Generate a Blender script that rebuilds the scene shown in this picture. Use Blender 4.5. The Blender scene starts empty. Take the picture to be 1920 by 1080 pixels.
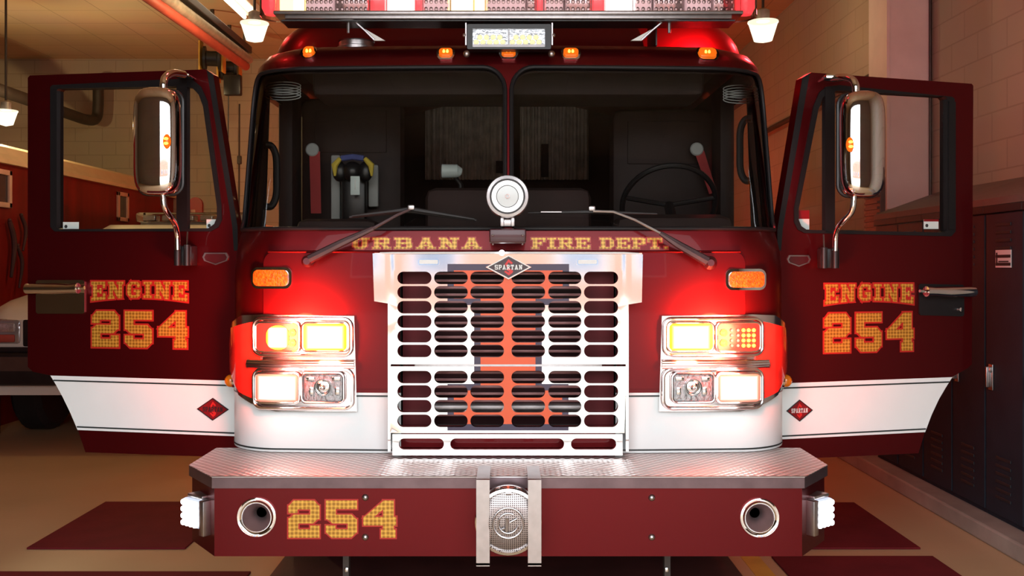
import bpy, bmesh, math, random
from mathutils import Vector, Matrix
from mathutils.geometry import delaunay_2d_cdt
random.seed(7)
sc = bpy.context.scene
COL = sc.collection
PI = math.pi
# ------------------------------------------------------------------ camera
FPX = 1814.0; CX, CY, EYE = 953.0, 500.0, 1.55
cam_d = bpy.data.cameras.new('camera'); cam = bpy.data.objects.new('camera', cam_d); COL.objects.link(cam)
cam.location = (0, 0, EYE); cam.rotation_euler = (PI/2, 0, 0)
cam_d.sensor_width = 36; cam_d.lens = 36*FPX/1920
cam_d.shift_x = (960-CX)/1920; cam_d.shift_y = -(540-CY)/1920
sc.camera = cam
# ------------------------------------------------------------------ world, exposure
sc.view_settings.view_transform = 'Standard'; sc.view_settings.look = 'None'
sc.view_settings.gamma = 1; sc.view_settings.use_curve_mapping = False
sc.view_settings.exposure = 0.0
sc.cycles.use_denoising = True
sc.cycles.max_bounces = 8; sc.cycles.caustics_reflective = False; sc.cycles.caustics_refractive = False
w = bpy.data.worlds.new('overcast_sky'); sc.world = w; w.use_nodes = True
bg = w.node_tree.nodes['Background']; bg.inputs[0].default_value = (0.92, 0.96, 1.0, 1); bg.inputs[1].default_value = 5.7

def lamp(name, kind, loc, energy, color, radius=0.05, rot=None, **kw):
    d = bpy.data.lights.new(name, kind); d.energy = energy; d.color = color
    if kind in ('POINT', 'SPOT'): d.shadow_soft_size = radius
    for k, v in kw.items(): setattr(d, k, v)
    o = bpy.data.objects.new(name, d); COL.objects.link(o); o.location = loc
    if rot: o.rotation_euler = rot
    return o

# room constants
XR, XL, YF, YB, ZC = 3.30, -9.0, 0.6, 14.3, 4.62
DOORW, DOORH = 2.15, 3.75
# light portal at the open bay door (helps sampling of the sky only)
pl = lamp('bay_door_portal', 'AREA', (0, YF-0.05, DOORH/2), 1, (1, 1, 1), rot=(PI/2, 0, 0), shape='RECTANGLE', size=DOORW*2, size_y=DOORH)
pl.data.cycles.is_portal = True

# ------------------------------------------------------------------ materials
MATS = {}
def nodes_of(name):
    m = bpy.data.materials.new(name); m.use_nodes = True
    nt = m.node_tree; return m, nt, nt.nodes['Principled BSDF']
def mat(name, col, rough=0.5, metal=0.0, coat=0.0, noise=0.0, nscale=6.0, bump=0.0, bscale=60.0, spec=0.5, coat_rough=0.03):
    m, nt, p = nodes_of(name)
    p.inputs['Roughness'].default_value = rough; p.inputs['Metallic'].default_value = metal
    p.inputs['Coat Weight'].default_value = coat; p.inputs['Coat Roughness'].default_value = coat_rough
    p.inputs['Specular IOR Level'].default_value = spec
    p.inputs['Base Color'].default_value = (*col, 1)
    tc = nt.nodes.new('ShaderNodeTexCoord')
    if noise > 0:
        n = nt.nodes.new('ShaderNodeTexNoise'); n.inputs['Scale'].default_value = nscale; n.inputs['Detail'].default_value = 5
        nt.links.new(tc.outputs['Object'], n.inputs['Vector'])
        r = nt.nodes.new('ShaderNodeValToRGB')
        r.color_ramp.elements[0].position = 0.3; r.color_ramp.elements[1].position = 0.7
        r.color_ramp.elements[0].color = (*[c*(1-noise) for c in col], 1); r.color_ramp.elements[1].color = (*[min(1, c*(1+noise)) for c in col], 1)
        nt.links.new(n.outputs['Fac'], r.inputs['Fac']); nt.links.new(r.outputs['Color'], p.inputs['Base Color'])
    if bump > 0:
        n2 = nt.nodes.new('ShaderNodeTexNoise'); n2.inputs['Scale'].default_value = bscale
        nt.links.new(tc.outputs['Object'], n2.inputs['Vector'])
        b = nt.nodes.new('ShaderNodeBump'); b.inputs['Strength'].default_value = bump; b.inputs['Distance'].default_value = 0.004
        nt.links.new(n2.outputs['Fac'], b.inputs['Height']); nt.links.new(b.outputs['Normal'], p.inputs['Normal'])
    MATS[name] = m; return m
def emis(name, col, strength, sample=False, base=None):
    m, nt, p = nodes_of(name)
    p.inputs['Base Color'].default_value = (*(base or [c*0.5 for c in col]), 1); p.inputs['Roughness'].default_value = 0.2
    p.inputs['Emission Color'].default_value = (*col, 1); p.inputs['Emission Strength'].default_value = strength
    if not sample: m.cycles.emission_sampling = 'NONE'
    MATS[name] = m; return m
def emis_lens(name, core, edge, s_core, s_edge):
    """a lit lamp lens: hot in the middle, coloured at the rim (object's own generated coordinates)"""
    m, nt, p = nodes_of(name); m.cycles.emission_sampling = 'NONE'
    tc = nt.nodes.new('ShaderNodeTexCoord')
    mp = nt.nodes.new('ShaderNodeMapping'); mp.inputs['Location'].default_value = (-0.5, 0, -0.5)
    nt.links.new(tc.outputs['Generated'], mp.inputs['Vector'])
    sx = nt.nodes.new('ShaderNodeSeparateXYZ'); nt.links.new(mp.outputs['Vector'], sx.inputs[0])
    a = nt.nodes.new('ShaderNodeMath'); a.operation = 'ABSOLUTE'; nt.links.new(sx.outputs['X'], a.inputs[0])
    b = nt.nodes.new('ShaderNodeMath'); b.operation = 'ABSOLUTE'; nt.links.new(sx.outputs['Z'], b.inputs[0])
    mx = nt.nodes.new('ShaderNodeMath'); mx.operation = 'MAXIMUM'; nt.links.new(a.outputs[0], mx.inputs[0]); nt.links.new(b.outputs[0], mx.inputs[1])
    r = nt.nodes.new('ShaderNodeValToRGB'); nt.links.new(mx.outputs[0], r.inputs['Fac'])
    e = r.color_ramp.elements
    e[0].position = 0.30; e[0].color = (*core, 1); e[1].position = 0.45; e[1].color = (*edge, 1)
    r2 = nt.nodes.new('ShaderNodeMapRange'); r2.inputs['From Min'].default_value = 0.30; r2.inputs['From Max'].default_value = 0.45
    r2.inputs['To Min'].default_value = s_core; r2.inputs['To Max'].default_value = s_edge
    nt.links.new(mx.outputs[0], r2.inputs['Value'])
    p.inputs['Base Color'].default_value = (*edge, 1)
    nt.links.new(r.outputs['Color'], p.inputs['Emission Color']); nt.links.new(r2.outputs['Result'], p.inputs['Emission Strength'])
    MATS[name] = m; return m
def glass(name, tint, gloss=0.05, rough=0.0, fres=1.45):
    m = bpy.data.materials.new(name); m.use_nodes = True; nt = m.node_tree; nt.nodes.clear()
    o = nt.nodes.new('ShaderNodeOutputMaterial'); mix = nt.nodes.new('ShaderNodeMixShader')
    t = nt.nodes.new('ShaderNodeBsdfTransparent'); t.inputs[0].default_value = (*tint, 1)
    g = nt.nodes.new('ShaderNodeBsdfGlossy'); g.inputs['Roughness'].default_value = rough
    f = nt.nodes.new('ShaderNodeFresnel'); f.inputs['IOR'].default_value = fres
    nt.links.new(f.outputs[0], mix.inputs[0]); nt.links.new(t.outputs[0], mix.inputs[1]); nt.links.new(g.outputs[0], mix.inputs[2])
    nt.links.new(mix.outputs[0], o.inputs[0]); MATS[name] = m; return m

def paint_mat():
    # deep maroon coat over red metal flake
    m, nt, p = nodes_of('maroon_flake_paint')
    out = nt.nodes['Material Output']
    tc = nt.nodes.new('ShaderNodeTexCoord'); n = nt.nodes.new('ShaderNodeTexNoise'); n.inputs['Scale'].default_value = 3
    nt.links.new(tc.outputs['Object'], n.inputs['Vector'])
    r = nt.nodes.new('ShaderNodeValToRGB'); e = r.color_ramp.elements
    e[0].color = (0.018, 0.0004, 0.0010, 1); e[1].color = (0.023, 0.0005, 0.0013, 1)
    nt.links.new(n.outputs['Fac'], r.inputs['Fac']); nt.links.new(r.outputs['Color'], p.inputs['Base Color'])
    p.inputs['Roughness'].default_value = 0.4; p.inputs['Specular IOR Level'].default_value = 0.15
    p.inputs['Coat Weight'].default_value = 0.16; p.inputs['Coat Roughness'].default_value = 0.02
    q = nt.nodes.new('ShaderNodeBsdfPrincipled'); q.inputs['Base Color'].default_value = (0.46, 0.004, 0.012, 1)
    q.inputs['Metallic'].default_value = 1.0; q.inputs['Roughness'].default_value = 0.42
    q.inputs['Coat Weight'].default_value = 0.12; q.inputs['Coat Roughness'].default_value = 0.02
    mx = nt.nodes.new('ShaderNodeMixShader'); mx.inputs[0].default_value = 0.22
    nt.links.new(p.outputs[0], mx.inputs[1]); nt.links.new(q.outputs[0], mx.inputs[2]); nt.links.new(mx.outputs[0], out.inputs[0])
    MATS['paint'] = m
paint_mat()
mat('paint_dark', (0.05, 0.004, 0.008), 0.4, 0.2, 0.4, noise=0.05)
mat('chrome', (0.86, 0.85, 0.84), 0.05, 1.0, noise=0.02, nscale=8)
mat('bezel_metal', (0.86, 0.80, 0.80), 0.16, 1.0, noise=0.03)
mat('horn_bell', (0.42, 0.30, 0.30), 0.38, 0.85, noise=0.1)
mat('louvre_metal', (0.26, 0.12, 0.12), 0.4, 0.3, noise=0.1)
mat('grille_steel', (0.80, 0.78, 0.76), 0.075, 1.0, bump=0.04, bscale=4.0)
mat('steel', (0.46, 0.43, 0.43), 0.33, 1.0, noise=0.08, nscale=25)
mat('black', (0.012, 0.011, 0.012), 0.35, 0, noise=0.2)
mat('rubber', (0.014, 0.012, 0.012), 0.6, 0, noise=0.2, nscale=20)
mat('gasket', (0.012, 0.011, 0.012), 0.4, 0, noise=0.1, spec=0.25)
mat('vinyl', (0.021, 0.009, 0.008), 0.7, 0, noise=0.25, nscale=9)
mat('dash', (0.030, 0.013, 0.012), 0.75, 0, noise=0.2)
mat('white_stripe', (0.89, 0.945, 0.945), 0.35, 0, noise=0.015)
mat('white_plastic', (0.8, 0.8, 0.78), 0.4, 0, noise=0.03)
mat('pin_dark', (0.02, 0.03, 0.03), 0.4, 0, noise=0.1)
mat('outline_red', (0.42, 0.014, 0.010), 0.4, 0, noise=0.05)
mat('navy', (0.05, 0.035, 0.075), 0.35, 0, noise=0.1)
mat('orange', (0.82, 0.115, 0.035), 0.35, 0, noise=0.05)
mat('emblem_dark', (0.06, 0.05, 0.055), 0.25, 0.5, noise=0.1)
mat('emblem_red', (0.22, 0.005, 0.01), 0.35, 0, noise=0.1)
mat('red_vivid', (0.65, 0.02, 0.02), 0.4, 0, noise=0.08)
mat('belt_red', (0.32, 0.03, 0.03), 0.8, 0, noise=0.1)
mat('radiator', (0.05, 0.006, 0.009), 0.55, 0.0, noise=0.2, spec=0.25)
mat('core_red', (0.10, 0.006, 0.010), 0.5, 0, noise=0.2, spec=0.2)
mat('corner_red', (0.62, 0.03, 0.02), 0.12, 0, 0.8, noise=0.25, nscale=9)
mat('grey_metal', (0.30, 0.28, 0.28), 0.35, 0.8, noise=0.15, nscale=14)
mat('trim_metal', (0.16, 0.11, 0.12), 0.35, 0.8, noise=0.15, nscale=14)
mat('clear_plastic', (0.42, 0.42, 0.44), 0.12, 0.6, bump=0.5, bscale=70)
mat('led_off', (0.55, 0.5, 0.5), 0.15, 0.6, noise=0.2, nscale=80)
mat('amber_off', (0.50, 0.13, 0.008), 0.2, 0, 0.5, noise=0.6, nscale=90, bump=0.8, bscale=150)
mat('orange_marker', (0.9, 0.22, 0.01), 0.15, 0, 0.8, noise=0.1)
mat('blue_cloth', (0.08, 0.1, 0.3), 0.8, 0, noise=0.1)
mat('yellow_cloth', (0.65, 0.48, 0.06), 0.8, 0, noise=0.1)
mat('silver_grey', (0.35, 0.36, 0.35), 0.6, 0, noise=0.1)
mat('tag_white', (0.7, 0.8, 0.78), 0.5, 0, noise=0.05)
mat('curtain', (0.62, 0.55, 0.48), 0.8, 0, noise=0.25, nscale=14)
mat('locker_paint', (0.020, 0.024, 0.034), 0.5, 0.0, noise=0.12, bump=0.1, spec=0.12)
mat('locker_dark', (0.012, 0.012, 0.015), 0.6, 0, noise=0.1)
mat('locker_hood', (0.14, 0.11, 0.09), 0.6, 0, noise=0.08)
mat('brown_metal', (0.10, 0.06, 0.05), 0.5, 0.2, noise=0.15)
mat('cream', (0.72, 0.56, 0.34), 0.6, 0, noise=0.06)
mat('frame_wood', (0.72, 0.42, 0.32), 0.5, 0, noise=0.1)
mat('pipe_dark', (0.05, 0.04, 0.035), 0.5, 0.3, noise=0.2)
mat('pipe_grey', (0.32, 0.28, 0.24), 0.45, 0.4, noise=0.25, nscale=10)
mat('hose_red', (0.38, 0.06, 0.04), 0.55, 0, noise=0.15)
mat('reel_yellow', (0.55, 0.30, 0.04), 0.6, 0, noise=0.15)
mat('suv_white', (0.78, 0.74, 0.66), 0.3, 0, 0.5, noise=0.02)
mat('suv_trim', (0.025, 0.018, 0.018), 0.6, 0, noise=0.2, spec=0.2)
mat('suv_brown', (0.09, 0.05, 0.04), 0.5, 0, noise=0.15, spec=0.2)
mat('suv_glass', (0.02, 0.02, 0.025), 0.05, 0, 0.5, noise=0.1)
mat('mat_red', (0.135, 0.012, 0.016), 0.85, 0, noise=0.12, nscale=5, bump=0.2, spec=0.15)
mat('sheet_dark', (0.12, 0.03, 0.028), 0.7, 0, noise=0.2, nscale=5, bump=0.2)
mat('floor_yellow', (0.62, 0.36, 0.05), 0.5, 0, noise=0.15)
mat('hang_dark', (0.05, 0.008, 0.008), 0.7, 0, noise=0.35, nscale=7)
mat('lime', (0.6, 0.6, 0.2), 0.6, 0, noise=0.1)
mat('pilaster', (0.80, 0.73, 0.70), 0.7, 0, noise=0.05)
mat('concrete', (0.34, 0.28, 0.24), 0.6, 0, noise=0.18, nscale=4, bump=0.15)
mat('ext_concrete', (0.45, 0.42, 0.375), 0.8, 0, noise=0.12, nscale=1.5)
mat('ext_white', (0.8, 0.8, 0.78), 0.6, 0, noise=0.05)
mat('ext_glass', (0.15, 0.2, 0.28), 0.1, 0, noise=0.3, nscale=1)
mat('roof_metal', (0.5, 0.48, 0.46), 0.5, 0.2, noise=0.1)
mat('signtext', (0.03, 0.03, 0.03), 0.6, 0, noise=0.1)

emis('amber_lit', (1.0, 0.17, 0.008), 0.75)
emis('amber_hot', (1.0, 0.50, 0.06), 3.5)
emis_lens('lens_amber', (1.0, 0.88, 0.50), (1.0, 0.36, 0.006), 8.0, 1.2)
emis_lens('lens_white', (1.0, 0.97, 0.90), (0.34, 0.20, 0.15), 6.0, 0.15)
emis('led_yellow', (1.0, 0.55, 0.05), 4)
emis('led_pink', (1.0, 0.35, 0.30), 0.7)
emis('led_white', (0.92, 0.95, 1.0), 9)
emis('led_cool', (0.75, 0.82, 1.0), 0.8)
emis('lens_red_dim', (1.0, 0.06, 0.04), 0.35, base=(0.5, 0.02, 0.02))
emis('bar_white', (1.0, 0.86, 0.80), 5)
emis('bar_yellow', (1.0, 0.80, 0.30), 5)
emis('bar_red', (1.0, 0.06, 0.07), 1.6)
emis('bar_clear', (1.0, 0.70, 0.72), 0.55, base=(0.6, 0.55, 0.58))
emis('spot_white', (0.95, 0.98, 1.0), 0.12, base=(0.62, 0.66, 0.66))
emis('spot_ring', (1.0, 0.98, 0.97), 0.5, base=(0.9, 0.9, 0.9))
emis('work_led', (1.0, 0.90, 0.35), 0.75)
emis('fluor', (1.0, 0.88, 0.62), 5, sample=True)
glass('windshield', (0.80, 0.80, 0.77), fres=1.42)
glass('door_glass', (0.86, 0.87, 0.84), fres=1.25)
glass('clear_lens', (0.95, 0.95, 0.95), fres=1.4)
glass('bar_lens', (0.97, 0.90, 0.90), fres=1.35)
glass('bar_lens_pink', (0.97, 0.72, 0.72), fres=1.4)
glass('bar_lens_red', (0.95, 0.15, 0.15), fres=1.4)

def gold_mat():
    m, nt, p = nodes_of('gold_leaf')
    tc = nt.nodes.new('ShaderNodeTexCoord'); mp = nt.nodes.new('ShaderNodeMapping')
    mp.inputs['Scale'].default_value = (1, 0.0, 1)
    nt.links.new(tc.outputs['Object'], mp.inputs['Vector'])
    v = nt.nodes.new('ShaderNodeTexVoronoi'); v.inputs['Scale'].default_value = 62; v.inputs['Randomness'].default_value = 0.12
    nt.links.new(mp.outputs['Vector'], v.inputs['Vector'])
    r = nt.nodes.new('ShaderNodeValToRGB'); e = r.color_ramp.elements
    e[0].position = 0.20; e[0].color = (0.30, 0.125, 0.008, 1); e[1].position = 0.72; e[1].color = (0.84, 0.48, 0.075, 1)
    nt.links.new(v.outputs['Distance'], r.inputs['Fac']); nt.links.new(r.outputs['Color'], p.inputs['Base Color'])
    p.inputs['Metallic'].default_value = 0.25; p.inputs['Roughness'].default_value = 0.35
    MATS['gold'] = m
gold_mat()
def tread_mat():
    m, nt, p = nodes_of('diamond_tread')
    tc = nt.nodes.new('ShaderNodeTexCoord'); mp = nt.nodes.new('ShaderNodeMapping')
    mp.inputs['Rotation'].default_value = (0, 0, PI/4); mp.inputs['Scale'].default_value = (34, 34, 0)
    nt.links.new(tc.outputs['Object'], mp.inputs['Vector'])
    ch = nt.nodes.new('ShaderNodeTexChecker'); ch.inputs['Scale'].default_value = 1.0
    nt.links.new(mp.outputs['Vector'], ch.inputs['Vector'])
    v = nt.nodes.new('ShaderNodeTexVoronoi'); v.inputs['Scale'].default_value = 1.0; v.inputs['Randomness'].default_value = 0
    nt.links.new(mp.outputs['Vector'], v.inputs['Vector'])
    b = nt.nodes.new('ShaderNodeBump'); b.inputs['Strength'].default_value = 1.0; b.inputs['Distance'].default_value = 0.006
    b.invert = True
    nt.links.new(v.outputs['Distance'], b.inputs['Height']); nt.links.new(b.outputs['Normal'], p.inputs['Normal'])
    r = nt.nodes.new('ShaderNodeValToRGB'); e = r.color_ramp.elements
    e[0].color = (0.85, 0.80, 0.78, 1); e[1].color = (0.30, 0.22, 0.21, 1); e[0].position = 0.15; e[1].position = 0.65
    nt.links.new(v.outputs['Distance'], r.inputs['Fac']); nt.links.new(r.outputs['Color'], p.inputs['Base Color'])
    p.inputs['Metallic'].default_value = 0.75; p.inputs['Roughness'].default_value = 0.3
    MATS['tread'] = m
tread_mat()
def perforated_mat():
    m, nt, p = nodes_of('perforated_steel')
    tc = nt.nodes.new('ShaderNodeTexCoord'); mp = nt.nodes.new('ShaderNodeMapping'); mp.inputs['Scale'].default_value = (1, 0, 1)
    nt.links.new(tc.outputs['Object'], mp.inputs['Vector'])
    v = nt.nodes.new('ShaderNodeTexVoronoi'); v.inputs['Scale'].default_value = 130; v.inputs['Randomness'].default_value = 0.05
    nt.links.new(mp.outputs['Vector'], v.inputs['Vector'])
    r = nt.nodes.new('ShaderNodeValToRGB'); e = r.color_ramp.elements
    e[0].color = (0.05, 0.035, 0.035, 1); e[1].color = (0.42, 0.38, 0.37, 1); e[0].position = 0.28; e[1].position = 0.38
    nt.links.new(v.outputs['Distance'], r.inputs['Fac']); nt.links.new(r.outputs['Color'], p.inputs['Base Color'])
    p.inputs['Metallic'].default_value = 0.8; p.inputs['Roughness'].default_value = 0.3
    MATS['perforated'] = m
perforated_mat()
def block_mat(name, col, mortar, scale_u, scale_v, axis, rough=0.65, strength=0.35, bw=0.5, rh=0.25):
    m, nt, p = nodes_of(name)
    tc = nt.nodes.new('ShaderNodeTexCoord'); sp = nt.nodes.new('ShaderNodeSeparateXYZ'); cb = nt.nodes.new('ShaderNodeCombineXYZ')
    nt.links.new(tc.outputs['Object'], sp.inputs[0])
    u, v = axis
    nt.links.new(sp.outputs[u], cb.inputs[0]); nt.links.new(sp.outputs[v], cb.inputs[1])
    br = nt.nodes.new('ShaderNodeTexBrick'); br.inputs['Scale'].default_value = 1.0
    br.inputs['Brick Width'].default_value = scale_u; br.inputs['Row Height'].default_value = scale_v
    br.inputs['Mortar Size'].default_value = 0.006; br.inputs['Mortar Smooth'].default_value = 0.3
    br.inputs['Color1'].default_value = (*col, 1); br.inputs['Color2'].default_value = (*[c*0.95 for c in col], 1); br.inputs['Mortar'].default_value = (*mortar, 1)
    if bw != 0.5: br.offset = bw
    nt.links.new(cb.outputs[0], br.inputs['Vector'])
    n = nt.nodes.new('ShaderNodeTexNoise'); n.inputs['Scale'].default_value = 1.2; nt.links.new(tc.outputs['Object'], n.inputs['Vector'])
    mx = nt.nodes.new('ShaderNodeMix'); mx.data_type = 'RGBA'; mx.blend_type = 'MULTIPLY'; mx.inputs[0].default_value = 0.25
    nt.links.new(br.outputs['Color'], mx.inputs[6]); nt.links.new(n.outputs['Color'], mx.inputs[7]); nt.links.new(mx.outputs[2], p.inputs['Base Color'])
    b = nt.nodes.new('ShaderNodeBump'); b.inputs['Strength'].default_value = strength; b.inputs['Distance'].default_value = 0.01; b.invert = True
    nt.links.new(br.outputs['Fac'], b.inputs['Height']); nt.links.new(b.outputs['Normal'], p.inputs['Normal'])
    p.inputs['Roughness'].default_value = rough; MATS[name] = m
block_mat('wall_block', (0.42, 0.355, 0.29), (0.33, 0.275, 0.22), 0.40, 0.20, ('Y', 'Z'))
block_mat('wall_block_back', (0.47, 0.39, 0.30), (0.36, 0.29, 0.22), 0.40, 0.20, ('X', 'Z'))
block_mat('wall_grey_block', (0.20, 0.20, 0.20), (0.14, 0.14, 0.14), 0.40, 0.20, ('X', 'Z'))
block_mat('ceiling_tile', (0.60, 0.44, 0.27), (0.33, 0.25, 0.16), 0.61, 0.61, ('Y', 'X'), strength=0.2, bw=0.0)
block_mat('salmon_brick', (0.50, 0.22, 0.155), (0.45, 0.34, 0.29), 0.22, 0.075, ('X', 'Z'))
def floor_mat():
    m, nt, p = nodes_of('floor_epoxy')
    tc = nt.nodes.new('ShaderNodeTexCoord')
    n = nt.nodes.new('ShaderNodeTexNoise'); n.inputs['Scale'].default_value = 0.9; n.inputs['Detail'].default_value = 6
    nt.links.new(tc.outputs['Object'], n.inputs['Vector'])
    r = nt.nodes.new('ShaderNodeValToRGB'); e = r.color_ramp.elements
    e[0].position = 0.3; e[0].color = (0.47, 0.31, 0.165, 1); e[1].position = 0.72; e[1].color = (0.58, 0.39, 0.22, 1)
    nt.links.new(n.outputs['Fac'], r.inputs['Fac']); nt.links.new(r.outputs['Color'], p.inputs['Base Color'])
    p.inputs['Roughness'].default_value = 0.42; MATS['floor'] = m
floor_mat()
def red_wall_mat():
    m, nt, p = nodes_of('red_glossy_wall')
    tc = nt.nodes.new('ShaderNodeTexCoord'); mp = nt.nodes.new('ShaderNodeMapping'); mp.inputs['Scale'].default_value = (1, 3.2, 0.25)
    nt.links.new(tc.outputs['Object'], mp.inputs['Vector'])
    n = nt.nodes.new('ShaderNodeTexNoise'); n.inputs['Scale'].default_value = 1.0; n.inputs['Detail'].default_value = 3; nt.links.new(mp.outputs['Vector'], n.inputs['Vector'])
    r = nt.nodes.new('ShaderNodeValToRGB'); e = r.color_ramp.elements
    e[0].position = 0.35; e[0].color = (0.15, 0.007, 0.005, 1); e[1].position = 0.65; e[1].color = (0.25, 0.011, 0.008, 1)
    nt.links.new(n.outputs['Fac'], r.inputs['Fac']); nt.links.new(r.outputs['Color'], p.inputs['Base Color'])
    p.inputs['Roughness'].default_value = 0.45; p.inputs['Specular IOR Level'].default_value = 0.2; MATS['red_wall'] = m
red_wall_mat()
def shade_mat():
    m = bpy.data.materials.new('lit_shade'); m.use_nodes = True; nt = m.node_tree; nt.nodes.clear()
    o = nt.nodes.new('ShaderNodeOutputMaterial'); ad = nt.nodes.new('ShaderNodeAddShader')
    t = nt.nodes.new('ShaderNodeBsdfTransparent'); t.inputs[0].default_value = (0.6, 0.58, 0.5, 1)
    e = nt.nodes.new('ShaderNodeEmission'); e.inputs[0].default_value = (1.0, 0.90, 0.66, 1); e.inputs[1].default_value = 1.15
    nt.links.new(t.outputs[0], ad.inputs[0]); nt.links.new(e.outputs[0], ad.inputs[1]); nt.links.new(ad.outputs[0], o.inputs[0])
    m.cycles.emission_sampling = 'NONE'; MATS['shade'] = m
shade_mat()

# ------------------------------------------------------------------ mesh helper
def rrect(x0, y0, x1, y1, r, n=6):
    if not isinstance(r, (list, tuple)): r = (r, r, r, r)      # bl, br, tr, tl
    pts = []
    for (cx, cy, a0, rr) in ((x0+r[0], y0+r[0], PI, r[0]), (x1-r[1], y0+r[1], 1.5*PI, r[1]), (x1-r[2], y1-r[2], 0, r[2]), (x0+r[3], y1-r[3], PI/2, r[3])):
        for k in range(n+1):
            a = a0+PI/2*k/n; pts.append((cx+rr*math.cos(a), cy+rr*math.sin(a)))
    return pts
def ellipse(cx, cy, rx, ry, n=32): return [(cx+rx*math.cos(2*PI*k/n), cy+ry*math.sin(2*PI*k/n)) for k in range(n)]
def area2(p): return sum(p[i][0]*p[(i+1) % len(p)][1]-p[(i+1) % len(p)][0]*p[i][1] for i in range(len(p)))
def ccw(p): return list(p) if area2(p) > 0 else list(reversed(p))
def offset_poly(p, d):
    p = ccw(p); n = len(p); out = []
    for i in range(n):
        a, b, c = Vector(p[i-1]), Vector(p[i]), Vector(p[(i+1) % n])
        e1 = (b-a).normalized(); e2 = (c-b).normalized()
        n1 = Vector((e1.y, -e1.x)); n2 = Vector((e2.y, -e2.x)); m = n1+n2
        k = d/max(0.35, 1+n1.dot(n2)); q = b+m*k; out.append((q.x, q.y))
    return out
def catmull(pts, n=8):
    P = [Vector(p) for p in pts]; out = []
    for i in range(len(P)-1):
        p0 = P[max(i-1, 0)]; p1 = P[i]; p2 = P[i+1]; p3 = P[min(i+2, len(P)-1)]
        for k in range(n):
            t = k/n
            out.append(0.5*((2*p1)+(p2-p0)*t+(2*p0-5*p1+4*p2-p3)*t*t+(3*p1-p0-3*p2+p3)*t**3))
    out.append(P[-1]); return out
class MB:
    def __init__(s): s.v = []; s.f = []; s.m = []
    def add(s, vs, fs, mi=0):
        o = len(s.v); s.v += [tuple(x) for x in vs]
        for f in fs: s.f.append([o+i for i in f]); s.m.append(mi)
        return s
    def box(s, lo, hi, bev=0.0, mi=0, M=None, seg=2):
        bm = bmesh.new(); bmesh.ops.create_cube(bm, size=1)
        d = [hi[i]-lo[i] for i in range(3)]; c = [(hi[i]+lo[i])/2 for i in range(3)]
        for v in bm.verts: v.co = Vector((v.co[0]*d[0]+c[0], v.co[1]*d[1]+c[1], v.co[2]*d[2]+c[2]))
        if bev > 0: bmesh.ops.bevel(bm, geom=bm.edges[:], offset=min(bev, min(d)*0.49), segments=seg, profile=0.5, affect='EDGES')
        return s.bm(bm, mi, M)
    def bm(s, bm, mi=0, M=None):
        bm.verts.ensure_lookup_table()
        for i, v in enumerate(bm.verts): v.index = i
        s.add([(M @ v.co if M else v.co.copy()) for v in bm.verts], [[v.index for v in f.verts] for f in bm.faces], mi); bm.free(); return s
    def cbox(s, c, d, bev=0.0, mi=0, M=None, seg=2): return s.box([c[i]-d[i]/2 for i in range(3)], [c[i]+d[i]/2 for i in range(3)], bev, mi, M, seg)
    def tube(s, path, r, n=12, mi=0, cap=True, closed=False):
        P = [Vector(p) for p in path]; rs = r if isinstance(r, (list, tuple)) else [r]*len(P)
        vs, fs = [], []; up = None
        for i, p in enumerate(P):
            if closed: t = (P[(i+1) % len(P)]-P[i-1])
            else: t = (P[min(i+1, len(P)-1)]-P[max(i-1, 0)])
            t.normalize()
            if up is None:
                up = Vector((0, 0, 1)) if abs(t.z) < 0.9 else Vector((0, 1, 0))
            a = (up-t*up.dot(t)).normalized(); b = t.cross(a); up = a
            for k in range(n):
                q = 2*PI*k/n; vs.append(p+a*(rs[i]*math.cos(q))+b*(rs[i]*math.sin(q)))
        m = len(P)
        for i in range(m if closed else m-1):
            j = (i+1) % m
            for k in range(n): fs.append([i*n+k, i*n+(k+1) % n, j*n+(k+1) % n, j*n+k])
        if cap and not closed: fs.append(list(range(n))[::-1]); fs.append([(m-1)*n+k for k in range(n)])
        return s.add(vs, fs, mi)
    def cyl(s, p0, p1, r, n=20, mi=0): return s.tube([p0, p1], r, n, mi)
    def lathe(s, prof, origin, axis, n=40, mi=0, caps=True):
        """prof: list of (r, h) along axis"""
        ax = Vector(axis).normalized(); u = Vector((0, 0, 1)) if abs(ax.z) < 0.9 else Vector((1, 0, 0))
        a = (u-ax*u.dot(ax)).normalized(); b = ax.cross(a); O = Vector(origin); vs, fs = [], []
        for (r, h) in prof:
            for k in range(n):
                q = 2*PI*k/n; vs.append(O+ax*h+a*(r*math.cos(q))+b*(r*math.sin(q)))
        for i in range(len(prof)-1):
            for k in range(n): fs.append([i*n+k, i*n+(k+1) % n, (i+1)*n+(k+1) % n, (i+1)*n+k])
        if caps and prof[0][0] > 1e-4: fs.append(list(range(n))[::-1])
        if caps and prof[-1][0] > 1e-4: fs.append([(len(prof)-1)*n+k for k in range(n)])
        return s.add(vs, fs, mi)
    def sphere(s, c, r, mi=0, n=12, sc=(1, 1, 1)):
        bm = bmesh.new(); bmesh.ops.create_uvsphere(bm, u_segments=n, v_segments=max(6, n//2), radius=1)
        for v in bm.verts: v.co = Vector((v.co.x*r*sc[0]+c[0], v.co.y*r*sc[1]+c[1], v.co.z*r*sc[2]+c[2]))
        return s.bm(bm, mi)
    def prism(s, poly, f0, f1, mi=0):
        """poly 2-D -> f0(p) and f1(p) give the two end points"""
        n = len(poly); vs = [f0(p) for p in poly]+[f1(p) for p in poly]
        fs = [list(range(n)), [n+i for i in range(n)][::-1]]+[[i, n+i, n+(i+1) % n, (i+1) % n] for i in range(n)]
        return s.add(vs, fs, mi)
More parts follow.
